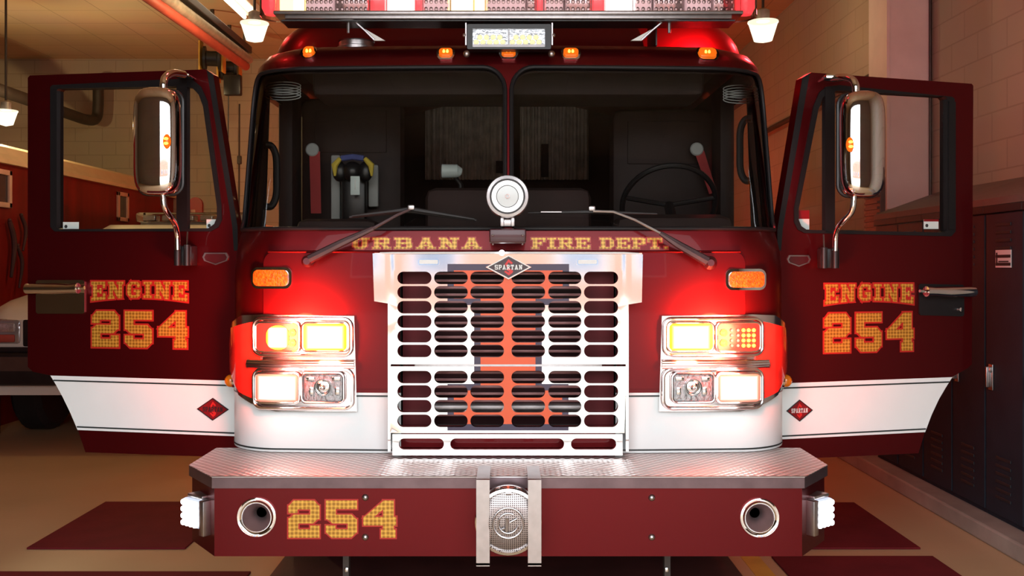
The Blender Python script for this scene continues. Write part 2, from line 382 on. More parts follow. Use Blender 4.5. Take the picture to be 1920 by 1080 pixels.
    def patch(s, outs, holes, fmap, steps=None, th=0.0, mi=0):
        """union of outline polygons minus holes, in parameter space, mapped by fmap(u, v, off)"""
        if outs and not isinstance(outs[0][0], (list, tuple)): outs = [outs]
        V, Fc = [], []
        if steps and steps[0] and len(steps[0]) > 1:
            us = sorted(steps[0]); du = max(1e-3, (us[-1]-us[0])/(len(us)-1)); vz = sorted(steps[1]) if steps[1] else []
            dv = max(0.02, (vz[-1]-vz[0])/(len(vz)-1)) if len(vz) > 1 else 1e9
            def dense(p):
                out = []
                for a, b in zip(p, list(p[1:])+[p[0]]):
                    k = int(max(1, min(400, math.ceil(max(abs(b[0]-a[0])/du, abs(b[1]-a[1])/dv)-1e-6))))
                    out += [(a[0]+(b[0]-a[0])*i/k, a[1]+(b[1]-a[1])*i/k) for i in range(k)]
                return out
            outs = [dense(p) for p in outs]; holes = [dense(p) for p in holes]
        for p in list(outs)+list(holes):
            p = ccw(p); Fc.append(list(range(len(V), len(V)+len(p)))); V += [Vector(q) for q in p]
        if steps and steps[0] and steps[1]:
            us, vs_ = steps
            x0 = min(q.x for q in V); x1 = max(q.x for q in V); y0 = min(q.y for q in V); y1 = max(q.y for q in V)
            for u in us:
                for v in vs_:
                    if x0 < u < x1 and y0 < v < y1: V.append(Vector((u, v)))
        rv, re, rf, ov, oe, of = delaunay_2d_cdt(V, [], Fc, 0, 1e-6, True)
        no = len(outs); keep = [f for f, ids in zip(rf, of) if ids and min(ids) < no and max(ids) < no]
        used = sorted({i for f in keep for i in f}); ix = {u: k for k, u in enumerate(used)}
        vs = [fmap(rv[i].x, rv[i].y, 0.0) for i in used]; fs = [[ix[i] for i in f] for f in keep]
        if th > 0:
            n = len(vs); vs += [fmap(rv[i].x, rv[i].y, -th) for i in used]
            back = [[n+i for i in reversed(f)] for f in fs]
            es = {}
            for f in fs:
                for a, b in zip(f, f[1:]+f[:1]): es[(a, b)] = 1
            side = [[b, a, n+a, n+b] for (a, b) in es if (b, a) not in es]
            fs = fs+back+side
        return s.add(vs, fs, mi)
    def build(s, name, mats, parent=None, smooth=35, **props):
        me = bpy.data.meshes.new(name); me.from_pydata(s.v, [], s.f)
        for mm in ([mats] if isinstance(mats, str) else mats): me.materials.append(MATS[mm])
        me.polygons.foreach_set('material_index', s.m)
        if smooth:
            me.polygons.foreach_set('use_smooth', [True]*len(me.polygons)); me.set_sharp_from_angle(angle=math.radians(smooth))
        me.update()
        o = bpy.data.objects.new(name, me); COL.objects.link(o)
        if parent:
            o.parent = parent
            if parent.type == 'EMPTY': o.matrix_parent_inverse = Matrix.Translation(parent.location).inverted()
        for k, v in props.items(): o[k] = v
        return o
def thing(name, loc, label, cat, group=None):
    o = bpy.data.objects.new(name, None); COL.objects.link(o); o.location = loc; o.empty_display_size = 0.1
    o['label'] = label; o['category'] = cat
    if group: o['group'] = group
    return o
def tag(o, label, cat, group=None):
    o['label'] = label; o['category'] = cat
    if group: o['group'] = group
    return o
def struct(o): o['kind'] = 'structure'; return o
def P(px, py, Y): return Vector(((px-CX)*Y/FPX, Y, EYE-(py-CY)*Y/FPX))
def lerp_tab(tab, z):
    if z <= tab[0][0]: return tab[0][1]
    for (a, fa), (b, fb) in zip(tab, tab[1:]):
        if z <= b: return fa+(fb-fa)*(z-a)/(b-a)
    return tab[-1][1]

# ------------------------------------------------------------------ block lettering
def R(a, b, c, d): return [(a, b), (c, b), (c, d), (a, d)]
GL = {
 'U': (1.0, [R(.12, .22, .38, 1), R(.62, .22, .88, 1), R(0, .83, .47, 1), R(.53, .83, 1, 1), [(.12, .26), (.3, 0), (.7, 0), (.88, .26), (.62, .26), (.55, .17), (.45, .17), (.38, .26)]]),
 'R': (1.0, [R(.1, 0, .36, 1), R(0, .83, .76, 1), R(.3, .4, .76, .56), R(.62, .46, .9, .9), [(.76, .83), (.9, .9), (.76, 1)], [(.44, .42), (.72, .42), (.92, .1), (.64, .1)], R(0, 0, .45, .16), R(.6, 0, 1, .16)]),
 'B': (1.0, [R(.1, 0, .36, 1), R(0, .83, .8, 1), R(.3, .42, .84, .58), R(0, 0, .84, .17), R(.64, .5, .9, .93), R(.66, .07, .96, .5)]),
 'A': (1.05, [[(.1, .08), (.34, .08), (.64, 1), (.40, 1)], [(.71, .08), (.95, .08), (.65, 1), (.41, 1)], R(.28, .24, .77, .39), R(0, 0, .46, .16), R(.59, 0, 1.05, .16), R(.34, .87, .71, 1)]),
 'N': (1.05, [R(.1, 0, .34, 1), R(.71, .1, .95, 1), [(.08, 1), (.38, 1), (.95, 0), (.67, 0)], R(0, 0, .46, .16), R(0, .84, .36, 1), R(.59, .84, 1.05, 1)]),
 'F': (.92, [R(.1, 0, .38, 1), R(0, .83, .92, 1), R(.74, .62, .92, 1), R(.3, .42, .66, .57), R(.54, .34, .68, .65), R(0, 0, .5, .16)]),
 'I': (.56, [R(.14, 0, .42, 1), R(0, .84, .56, 1), R(0, 0, .56, .16)]),
 'E': (.95, [R(.1, 0, .38, 1), R(0, .83, .93, 1), R(.76, .64, .93, 1), R(.3, .42, .66, .57), R(.54, .34, .68, .65), R(0, 0, .95, .17), R(.77, 0, .95, .36)]),
 'D': (1.0, [R(.1, 0, .38, 1), R(0, .83, .76, 1), R(0, 0, .76, .17), [(.68, .12), (.95, .25), (.95, .75), (.68, .88)], [(.7, 0), (.95, .25), (.7, .3)], [(.7, 1), (.7, .7), (.95, .75)]]),
 'P': (.95, [R(.1, 0, .38, 1), R(0, .83, .78, 1), R(.3, .36, .78, .52), R(.64, .42, .93, .94), R(0, 0, .52, .16)]),
 'T': (1.0, [R(.36, 0, .64, 1), R(0, .83, 1, 1), R(0, .6, .17, 1), R(.83, .6, 1, 1), R(.22, 0, .78, .16)]),
 '.': (.3, [R(.03, 0, .27, .2)]),
 'G': (1.0, [[(.08, .25), (.3, 0), (.38, .17), (.34, .3), (.34, .7), (.38, .83), (.3, 1), (.08, .75)], R(.28, .83, .8, 1), R(.72, .64, .92, .94), R(.28, 0, .8, .17), R(.66, .08, .92, .5), R(.5, .36, .96, .52)]),
 'S': (.95, [R(.08, .82, .92, 1), R(.02, .5, .3, .94), R(.06, .42, .9, .58), R(.66, .06, .94, .5), R(.04, 0, .88, .18), R(.72, .66, .92, 1), R(.04, 0, .22, .32)]),
 '2': (.88, [R(0, .66, .26, .86), [(0, .84), (.15, 1), (.73, 1), (.88, .84), (.88, .76), (0, .76)], R(.62, .5, .88, .86), [(0, .5), (.15, .62), (.88, .62), (.88, .54), (.70, .385), (0, .385)], R(0, 0, .28, .52), R(0, 0, .88, .23), R(.62, 0, .88, .33)]),
 '5': (.88, [R(0, .77, .88, 1), R(0, .5, .28, 1), [(0, .62), (.73, .62), (.88, .48), (.88, .385), (.19, .385), (0, .53)], R(.62, .14, .88, .5), [(0, .15), (.17, 0), (.71, 0), (.88, .15), (.88, .23), (0, .23)], R(0, .14, .27, .33)]),
 '4': (.93, [R(.56, 0, .86, 1), R(0, .33, .93, .56), [(0, .54), (.58, 1), (.74, 1), (.74, .9), (.28, .54)], R(.50, 0, .91, .22)]),
}
def text_polys(txt, gap=0.12, space=0.55):
    x = 0; out = []
    for c in txt:
        if c == ' ': x += space; continue
        wd, ps = GL[c]
        out += [[(x+a, b) for a, b in p] for p in ps]; x += wd+gap
    return out, x-gap
def lettering(txt, x0, z0, x1, z1, fmap, parent, border=0.006, gap=0.12, arch=0.0, name='lettering', off=0.003, fill='gold', edge='outline_red', space=0.55):
    ps, W = text_polys(txt, gap, space)
    sx = (x1-x0)/W; sz = (z1-z0)
    def wp(p):
        u = p[0]/W*2-1
        return (x0+p[0]*sx, z1-(z1-(z0+p[1]*sz))*(1+arch*u*u))
    P2 = [[wp(q) for q in p] for p in ps]
    fine = lambda o: (lambda u, v, k: fmap(u, v, o))
    if edge:
        MB().patch([offset_poly(p, border) for p in P2], [], fine(off*0.6)).build(name+'_outline', edge, parent, 0)
    return MB().patch(P2, [], fine(off)).build(name, fill, parent, 0)
def diamond(cx, cz, hw, hh): return [(cx-hw, cz), (cx, cz-hh), (cx+hw, cz), (cx, cz+hh)]

# ================================================================== ROOM
def quad_box(lo, hi): return MB().box(lo, hi)
T = 0.2
struct(MB().box((XL-T, YF, -0.15), (XR+T, YB+T, 0)).build('floor', 'floor', None, 0))
struct(MB().box((XL-T, YF-T, ZC), (XR+T, YB+T, ZC+T)).build('ceiling', 'ceiling_tile', None, 0))
struct(MB().box((XR, YF-T, 0), (XR+T, YB+T, ZC)).build('wall_right', 'wall_block', None, 0))
struct(MB().box((XL-T, YF-T, 0), (XL, YB+T, ZC)).build('wall_left', 'wall_block', None, 0))
struct(MB().box((XL, YB, 0), (XR, YB+T, ZC)).build('wall_back', 'wall_block_back', None, 0))
fw = MB().box((XL, YF-T, 0), (-DOORW, YF, ZC)).box((DOORW, YF-T, 0), (XR, YF, ZC)).box((-DOORW, YF-T, DOORH), (DOORW, YF, ZC))
struct(fw.build('wall_front', 'wall_grey_block', None, 0))
struct(MB().box((2.97, 7.54, 0), (XR, 7.97, ZC)).build('column', 'pilaster', None, 0))
struct(MB().box((2.945, 7.525, 2.0), (2.97, 7.54, ZC)).build('trim_1', 'pilaster', None, 0))
struct(MB().cyl((XR-0.02, 7.52, 2.1), (XR-0.02, 7.52, ZC), 0.012, 8).build('trim_2', 'pipe_dark', None))
struct(MB().box((2.67, 2.4, 0), (XR, 13.5, 0.10), 0.012).build('trim_3', 'concrete', None, 0))
# low red partition of the neighbouring bay, with its cream cornice
XP = -4.95
struct(MB().box((XP-0.12, 4.5, 0), (XP, YB, 2.56)).build('wall_partition', 'red_wall', None, 0))
cornice = [(XP-0.14, 2.56), (XP+0.05, 2.56), (XP+0.05, 2.60), (XP-0.01, 2.66), (XP-0.06, 2.74), (XP-0.14, 2.78)]
struct(MB().prism(cornice, lambda p: (p[0], 4.5, p[1]), lambda p: (p[0], YB, p[1])).build('trim_4', 'cream', None, 0))
for i, (y0, y1) in enumerate(((9.0, 9.60), (12.22, 12.56))):
    fr = MB(); z0, z1 = 2.13, 2.50; t = 0.05
    fr.box((XP, y0, z0), (XP+0.03, y1, z0+t), 0.004).box((XP, y0, z1-t), (XP+0.03, y1, z1), 0.004).box((XP, y0, z0), (XP+0.03, y0+t, z1), 0.004).box((XP, y1-t, z0), (XP+0.03, y1, z1), 0.004)
    wf = struct(fr.build('window_%d' % (i+1), 'frame_wood', None))
    MB().box((XP+0.001, y0+t, z0+t), (XP+0.008, y1-t, z1-t)).build('pane', 'suv_glass', wf, 0)
# floor stripe
struct(MB().box((1.24, 2.6, 0), (1.34, 13.0, 0.002)).build('floor_marking', 'floor_yellow', None, 0))
# outside: apron, street and the brick building opposite (seen only as reflections)
struct(MB().box((-40, -40, -0.2), (40, YF, -0.02)).build('exterior_ground', 'ext_concrete', None, 0))
eb = thing('exterior_building', (0, -27, 0), 'salmon brick building with white framed windows across the street', 'building')
MB().box((-16, -28, -0.02), (16, -26, 5.0)).build('wall', 'salmon_brick', eb, 0)
MB().box((-16.2, -28.2, 5.0), (16.2, -25.8, 5.3)).build('roof_edge', 'ext_white', eb, 0)
for k in range(6):
    x = -13+k*5.2
    f_ = MB().box((x-0.9, -26.0, 1.2), (x+0.9, -25.93, 3.2)).build('window', 'ext_white', eb, 0)
    MB().box((x-0.8, -25.93, 1.3), (x+0.8, -25.91, 3.1)).build('pane', 'ext_glass', f_, 0)

# ------------------------------------------------------------------ room things
def floor_mat_thing(x0, x1, y0, y1, label, m='mat_red'):
    o = MB().box((x0, y0, 0.0), (x1, y1, 0.012), 0.004).build('floor_mat', m, None, 0); tag(o, label, 'floor mat', 'dark red floor mats'); return o
floor_mat_thing(-2.64, -1.77, 5.30, 6.34, 'dark red floor mat left of the bumper, under the open door')
floor_mat_thing(-2.64, -1.30, 3.80, 4.89, 'dark red floor mat at the bottom left corner, nearest the camera')
floor_mat_thing(1.40, 2.26, 5.30, 6.32, 'dark red floor mat right of the bumper, farther from the camera')
floor_mat_thing(1.40, 2.26, 4.05, 5.15, 'dark red floor mat right of the bumper, at the bottom edge beside the yellow line')
tag(MB().box((-1.19, 4.0, 0), (1.17, 9.4, 0.01), 0.004).build('floor_mat', 'sheet_dark', None, 0), 'dark thin sheet on the floor under the fire engine', 'floor mat')  # thin dark sheet laid over the floor beneath the engine

# lockers along the right wall
LK = 0.425; LX = 2.80; y = 4.405
lock_lab = {}
n_lock = 0; locker_src = None; LOCK = []
while y+LK < 7.53:
    LOCK.append(y); y += LK
def make_locker(y0):
    t = thing('locker', (3.05, y0+LK/2, 0.10), '', 'locker', 'dark lockers along the block wall')
    prof = [(LX+0.02, 0.10), (XR-0.005, 0.10), (XR-0.005, 2.12), (LX-0.01, 1.955), (LX-0.01, 1.90), (LX+0.02, 1.90)]
    MB().prism(prof[:3]+[(XR-0.005, 1.90), (LX+0.02, 1.90)], lambda p: (p[0], y0+0.002, p[1]), lambda p: (p[0], y0+LK-0.002, p[1])).build('body', 'locker_paint', t, 0)
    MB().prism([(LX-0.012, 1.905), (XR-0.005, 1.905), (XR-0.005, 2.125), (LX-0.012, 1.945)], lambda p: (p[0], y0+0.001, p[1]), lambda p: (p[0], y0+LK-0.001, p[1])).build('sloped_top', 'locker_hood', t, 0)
    MB().box((LX-0.013, y0+0.001, 1.86), (LX+0.02, y0+LK-0.001, 1.904), 0.003).build('header_rail', 'locker_dark', t, 0)
    d = MB().box((LX, y0+0.008, 0.13), (LX+0.02, y0+LK-0.008, 1.855), 0.004).build('door', 'locker_paint', t, 0)
    for zt0 in (1.78, 0.45):
        v = MB()
        for k in range(6): v.box((LX-0.006, y0+0.13, zt0-k*0.045), (LX+0.001, y0+LK-0.13, zt0-k*0.045+0.018), 0.003)
        v.build('vent_slots', 'locker_dark', d, 0)
    MB().cbox((LX-0.004, y0+LK-0.075, 0.91), (0.008, 0.05, 0.15), 0.003).cbox((LX-0.018, y0+LK-0.065, 0.91), (0.022, 0.016, 0.12), 0.004).cbox((LX-0.012, y0+LK-0.085, 0.955), (0.014, 0.02, 0.03), 0.003).build('handle', 'steel', d)
    return t
names_l = ['first dark steel locker from the right edge, nearest the camera', 'dark steel locker at the right edge of the picture', 'dark steel locker with a small white label under its vents', 'dark steel locker directly left of the one with the white label',
           'dark steel locker partly hidden by the open door, second behind the labelled one', 'dark steel locker seen through the open door window, right of the window sticker', 'dark steel locker seen through the open door window above the sticker',
           'dark steel locker through the door window, second from the white column', 'dark steel locker through the door window, third from the white column', 'dark steel locker at the foot of the white column', 'last dark locker']
def copy_tree(o, parent=None):
    c = o.copy(); COL.objects.link(c)
    if parent:
        inv = o.matrix_parent_inverse.copy(); c.parent = parent; c.matrix_parent_inverse = inv
    for ch in list(o.children): copy_tree(ch, c)
    return c
src = None; lockers = []
for i, y0 in enumerate(LOCK):
    if src is None: src = make_locker(y0); t = src
    else: t = copy_tree(src); t.location.y = y0+LK/2
    t['label'] = names_l[min(i, len(names_l)-1)]; lockers.append(t)
# white label sits on the locker centred about Y 5.45
li = min(range(len(LOCK)), key=lambda i: abs(LOCK[i]+LK/2-5.45)); ly = LOCK[li]+LK/2
lab = MB().box((LX-0.004, ly-0.085, 1.545), (LX, ly+0.085, 1.645)).box((LX-0.005, ly-0.06, 1.60), (LX-0.0035, ly+0.06, 1.612), mi=1).box((LX-0.005, ly-0.06, 1.575), (LX-0.0035, ly+0.05, 1.583), mi=1)
lab.box((LX-0.005, ly+0.062, 1.56), (LX-0.0035, ly+0.078, 1.63), mi=1)
lab.build('name_label', ['white_plastic', 'signtext'], lockers[li], 0, label='small white label')
for i, t in enumerate(lockers):
    k = i-li
    t['label'] = ('dark steel locker with a small white label under its vents' if k == 0 else
                  ['dark steel locker next to the labelled one, on its near side', 'dark steel locker two places nearer than the labelled one', 'dark steel locker three places nearer than the labelled one', 'dark steel locker four places nearer than the labelled one', 'dark steel locker five places nearer than the labelled one', 'dark steel locker nearest the bay door'][min(-k, 6)-1] if k < 0 else
                  ['dark steel locker next to the labelled one, on its far side by the door edge', 'dark steel locker two places beyond the labelled one, half behind the door', 'dark steel locker three places beyond the labelled one, seen through door glass', 'dark steel locker two places short of the white column, through door glass', 'dark steel locker at the foot of the white column'][min(k, 5)-1])

# boxes and pipes on the right wall
t = thing('wall_vent', (2.94, 7.78, 1.75), 'dark louvred vent on the side of the white column', 'vent')
MB().box((2.93, 7.62, 1.72), (2.97, 7.94, 2.26), 0.005).build('frame', 'brown_metal', t, 0)
v = MB()
for k in range(10): v.cbox((2.922, 7.78, 1.78+k*0.047), (0.02, 0.28, 0.02), 0.003)
v.build('louvre', 'brown_metal', t, 0)
t = thing('electrical_box', (XR-0.1, 9.4, 1.4), 'grey electrical box on the block wall behind the right mirror arm', 'electrical box')
MB().box((XR-0.16, 9.2, 1.35), (XR, 9.65, 1.9), 0.01).build('housing', 'grey_metal', t, 0)
MB().box((XR-0.175, 9.22, 1.37), (XR-0.16, 9.63, 1.88), 0.006).build('door', 'grey_metal', t, 0)
tag(MB().tube([(3.22, 7.97, 3.24), (3.22, 12.5, 3.24)], 0.03, 10).build('wall_pipe', 'pipe_dark', None), 'dark horizontal pipe running from the white column along the wall', 'pipe')

# pendant lamps
def pendant(x, y, ztop, r, label, rod_dx=0.0, energy=60):
    """ztop: top rim of the shade"""
    t = thing('pendant_lamp', (x, y, ztop), label, 'lamp', 'warm pendant bay lamps')
    h = r*1.32; sh = MB()
    sh.lathe([(r*1.04, 0), (r*1.04, -0.012), (r*0.98, -0.02), (r*0.62, -h)], (x, y, ztop), (0, 0, 1), 28)
    sh.v = sh.v; sh.f = [f for f in sh.f if len(f) == 4]
    sh.build('shade', 'shade', t)
    MB().lathe([(r*0.62, 0), (r*0.02, -0.02)], (x, y, ztop-h), (0, 0, 1), 28).build('diffuser', 'shade', t)
    MB().lathe([(r*0.45, 0), (r*0.45, r*0.75), (r*0.2, r*0.9)], (x, y, ztop), (0, 0, 1), 18).build('ballast_housing', 'pipe_grey', t)
    MB().cyl((x, y, ztop+r*0.8), (x, y, ZC), 0.013, 8).build('rod', 'pipe_dark', t)
    pll = lamp('pendant_light', 'POINT', (x, y, ztop-h*0.5), energy, (1.0, 0.74, 0.42), r*0.3); pll.parent = t; pll.matrix_parent_inverse = Matrix.Translation(t.location).inverted()
    return t
LAMP_E = 122
pendant(-5.4, 10.4, 3.23, 0.115, 'warm pendant lamp on a long rod at the far left', energy=LAMP_E*1.5)
pendant(-2.36, 9.0, 3.82, 0.125, 'warm pendant lamp beside the left end of the roof light bar', energy=LAMP_E)
pendant(2.37, 9.0, 3.83, 0.135, 'warm pendant lamp above the right end of the roof', energy=LAMP_E*0.18)
# fluorescent strip
t = thing('strip_light', (-2.92, 9.7, 4.36), 'lit fluorescent strip light under the ceiling above the left roof corner', 'ceiling light')
MB().box((-3.05, 8.4, 4.40), (-2.79, 11.0, 4.48), 0.01).build('housing', 'white_plastic', t, 0)
for dx in (-0.065, 0.065): MB().cyl((-2.92+dx, 8.45, 4.375), (-2.92+dx, 10.95, 4.375), 0.022, 12).build('tube', 'fluor', t)
MB().box((-2.93, 8.4, 4.48), (-2.91, 8.42, ZC)).box((-2.93, 10.9, 4.48), (-2.91, 10.92, ZC)).build('hanger', 'white_plastic', t, 0)
# exhaust rail under the ceiling
t = thing('exhaust_rail', (-3.05, 10, 3.9), 'dark overhead rail with grey duct and red hose above the left door', 'rail')
MB().box((-3.10, 7.6, 4.06), (-3.02, 11.4, 4.14), 0.006).build('track', 'black', t, 0)
MB().tube([(-3.12, 7.6, 3.99), (-3.06, 11.4, 3.99)], 0.055, 14).build('duct', 'pipe_grey', t)
MB().tube([(-3.17, 7.6, 3.90), (-3.12, 9.5, 3.90), (-3.08, 11.35, 3.90)], 0.05, 14).build('hose', 'hose_red', t)
for yy in (8.2, 11.2): MB().box((-3.07, yy, 4.12), (-3.05, yy+0.03, ZC)).build('hanger', 'pipe_dark', t, 0)
# two cord reels at its end
def reel(px, py, Y, label, s=1.0):
    c = P(px, py, Y); x, yv, z = c
    t = thing('cord_reel', (x, yv, z), label, 'cord reel', 'cord reels hanging under the ceiling')
    MB().lathe([(0.05, -0.1), (0.16*s, -0.1), (0.16*s, -0.07), (0.09, -0.06), (0.09, 0.06), (0.16*s, 0.07), (0.16*s, 0.1), (0.05, 0.1)], c, (1, 0.2, 0), 24).build('drum', 'black', t)
    for q in (-1, 1): MB().cbox((x+q*0.135, yv, z+0.02), (0.02, 0.14, 0.42*s), 0.006).build('bracket', 'reel_yellow', t)
    MB().cbox((x, yv, (z+0.22+ZC)/2), (0.04, 0.04, ZC-z-0.22)).cbox((x, yv, z+0.22), (0.30, 0.1, 0.02), 0.004).build('hanger', 'pipe_dark', t)
    return t, c
t1, c1 = reel(398, 110, 11.55, 'black cord reel with yellow bracket right of the left door top', 0.9)
MB().tube([c1+Vector((0.09, -0.1, -0.15)), c1+Vector((0.1, -0.1, -0.42))], 0.012, 8).cbox(c1+Vector((0.1, -0.1, -0.48)), (0.07, 0.05, 0.14), 0.01).build('plug', 'reel_yellow', t1)
t2, c2 = reel(430, 128, 12.3, 'black cord reel under the red hose end, beside the cab roof', 0.95)
MB().cbox(c2+Vector((0.08, -0.12, -0.24)), (0.22, 0.1, 0.26), 0.02).build('plug', 'black', t2)
MB().tube([c2+Vector((0.02, -0.1, -0.3)), c2+Vector((-0.03, 0.0, -1.9))], 0.008, 8).build('cord', 'black', t2)
tag(MB().tube([P(449, 195, 13.9), P(448, 430, 13.9)], 0.012, 8).cbox(P(449, 300, 13.9), (0.06, 0.05, 0.12), 0.01).build('wall_conduit', 'pipe_dark', None), 'thin dark cable hanging between left door and cab', 'cable')
# pipe on the left
path = catmull([(-5.9, 9.0, 3.60), (-5.9, 12.8, 3.60), (-5.88, 13.5, 3.60), (-5.86, 13.75, 3.66), (-5.85, 13.8, 3.85), (-5.85, 13.8, 4.25)], 6)
tag(MB().tube(path, 0.075, 12).build('ceiling_pipe', 'pipe_dark', None), 'dark pipe with upturned elbow seen through the left door window', 'pipe')
# dark hoses hanging on the red partition
for i, (px, y0, y1, wd, lab_) in enumerate(((18, 415, 520, 0.10, 'dark hose strap hanging on the red wall, left of the other two'), (40, 405, 470, 0.075, 'dark hose strap on the red wall, middle of three'), (33, 462, 540, 0.07, 'short dark hose strap low on the red wall'))):
    Y = (XP+0.04)*FPX/(px-CX); c0 = P(px, y0, Y); c1_ = P(px+3, y1, Y); b = MB()
    pts = catmull([c0+Vector((0, 0, 0.0)), c0*0.6+c1_*0.4+Vector((0.01, 0.06, 0)), c1_], 6)
    b.tube(pts, [wd*0.16+wd*0.12*math.sin(PI*min(1, (k+2)/len(pts))) for k in range(len(pts))], 10); b.sphere(c0+Vector((0, 0, 0.01)), 0.02)
    tag(b.build('hanging_hose', 'hang_dark', None), lab_, 'hose', 'dark hose straps on the red wall')
# lime coloured bag and small white box beside the SUV
t = thing('gear_bag', (-4.72, 8.75, 0.0), 'lime yellow gear stand with black straps at the left edge', 'gear bag')
MB().box((-4.90, 8.65, 0.78), (-4.66, 8.95, 1.12), 0.03).build('bag', 'lime', t)
MB().box((-4.91, 8.63, 0.93), (-4.65, 8.66, 0.96)).tube([(-4.88, 8.64, 0.80), (-4.68, 8.64, 1.10)], 0.012, 8).tube([(-4.68, 8.64, 0.80), (-4.88, 8.64, 1.10)], 0.012, 8).build('strap', 'black', t)
MB().box((-4.88, 8.66, 0.0), (-4.68, 8.93, 0.62), 0.02).box((-4.90, 8.64, 0.62), (-4.66, 8.95, 0.78), 0.02).build('cart', 'suv_trim', t)
MB().box((-4.75, 8.625, 0.63), (-4.67, 8.64, 0.70), 0.004).build('tag', 'white_plastic', t)
# small red box with arched top on back wall
t = thing('alarm_box', (-4.6, YB-0.06, 2.1), 'red arched box on the back wall seen through the left door window', 'alarm box')
c = P(366, 390, YB-0.06)
MB().prism([(-0.1, -0.25), (0.1, -0.25), (0.1, 0.06)]+[(0.1*math.cos(a*PI/8), 0.06+0.1*math.sin(a*PI/8)) for a in range(1, 8)]+[(-0.1, 0.06)], lambda p: c+Vector((p[0], 0, p[1])), lambda p: c+Vector((p[0], 0.06, p[1]))).build('housing', 'outline_red', t)
MB().cbox(c+Vector((-0.03, -0.005, -0.06)), (0.07, 0.012, 0.07), 0.003).build('pull_plate', 'frame_wood', t)

# ------------------------------------------------------------------ white SUV behind the left door
def build_suv():
    x0, x1, yf = -4.52, -2.52, 8.45; xm = (x0+x1)/2; L = 5.0
    t = thing('command_vehicle', (xm, yf+2.4, 0), 'white utility vehicle parked behind the open left door of the engine', 'car')
    # body: side profile lofted with rounded front
    def sec(y):
        q = (y-yf)/L
        wid = 1.0-0.10*max(0, 1-(y-yf)/0.35)**2
        top = lerp_tab([(0, 1.02), (0.02, 1.10), (0.08, 1.20), (0.26, 1.30), (1.0, 1.30)], q)
        return wid, top
    vs, fs = [], []; ys = [yf, yf+0.04, yf+0.12, yf+0.25, yf+0.5, yf+0.9, yf+1.3, yf+3, yf+4.8, yf+L]
    for y in ys:
        wd, tp = sec(y)
        for (u, z) in ((-1, 0.42), (-1, 0.75), (-0.99, tp-0.18), (-0.93, tp-0.06), (-0.78, tp-0.01), (0, tp+0.02), (0.78, tp-0.01), (0.93, tp-0.06), (0.99, tp-0.18), (1, 0.75), (1, 0.42)):
            vs.append((xm+u*wd, y, z))
    n = 11
    for i in range(len(ys)-1):
        for k in range(n-1): fs.append([i*n+k, i*n+k+1, (i+1)*n+k+1, (i+1)*n+k])
        fs.append([i*n+n-1, i*n, (i+1)*n, (i+1)*n+n-1])
    fs.append(list(range(n))[::-1]); fs.append([(len(ys)-1)*n+k for k in range(n)])
    MB().add(vs, fs).build('body', 'suv_white', t, 40)
    # cabin
    prof = [(1.35, 1.28), (2.0, 1.80), (2.2, 1.86), (4.5, 1.86), (4.75, 1.78), (4.95, 1.28)]
    MB().prism(prof, lambda p: (xm-0.92+max(0, p[1]-1.28)*0.22, yf+p[0], p[1]), lambda p: (xm+0.92-max(0, p[1]-1.28)*0.22, yf+p[0], p[1])).build('cabin', 'suv_white', t, 30)
    MB().prism([(1.42, 1.33), (1.98, 1.77), (2.0, 1.77), (1.45, 1.33)], lambda p: (xm-0.80, yf+p[0]-0.03, p[1]), lambda p: (xm+0.80, yf+p[0]-0.03, p[1])).build('front_window', 'suv_glass', t, 0)
    for s in (-1, 1):
        hx = xm+s*0.76
        h = MB().box((hx-0.17, yf-0.015, 0.82), (hx+0.17, yf+0.12, 1.02), 0.03).build('headlight', 'clear_plastic', t)
        MB().cbox((hx, yf-0.02, 0.955), (0.26, 0.02, 0.07), 0.01).build('high_beam', 'led_off', h); MB().cbox((hx, yf-0.02, 0.87), (0.26, 0.02, 0.06), 0.01).build('indicator', 'hose_red', h)
    MB().box((x0+0.42, yf-0.01, 0.80), (x1-0.42, yf+0.1, 1.02), 0.02).build('radiator_grille', 'suv_trim', t)
    MB().box((x0+0.03, yf-0.10, 0.50), (x1-0.03, yf+0.2, 0.76), 0.05).box((x0+0.02, yf-0.04, 0.76), (x1-0.02, yf+0.15, 0.80), 0.01).build('bumper', 'suv_trim', t)
    MB().box((x0+0.08, yf-0.06, 0.62), (x1-0.08, yf-0.102, 0.73), 0.012).build('bumper_trim', 'suv_brown', t)
    for s in (-1, 1):
        for yy in (yf+0.95, yf+3.9):
            cx = xm+s*0.86
            wh = MB().lathe([(0.20, -0.12), (0.34, -0.13), (0.385, -0.09), (0.385, 0.09), (0.34, 0.13), (0.20, 0.12)], (cx, yy, 0.385), (1, 0, 0), 30).build('wheel', 'rubber', t)
            MB().lathe([(0.05, 0.10), (0.2, 0.11), (0.22, 0.125)], (cx, yy, 0.385), (s, 0, 0), 20).build('hub', 'grey_metal', wh)
    lb = MB().box((xm-0.62, yf+2.4, 1.90), (xm+0.62, yf+2.7, 2.0), 0.03).build('roof_light_bar', 'clear_lens', t)
    MB().box((xm-0.58, yf+2.45, 1.865), (xm+0.58, yf+2.65, 1.905), 0.005).build('base', 'grey_metal', lb)
    b = MB()
    for k in range(6): b.cbox((xm-0.5+k*0.2, yf+2.55, 1.945), (0.13, 0.16, 0.06), 0.01)
    b.build('module', 'led_off', lb)
    t.scale = (1.08, 1.08, 1.08)
build_suv()

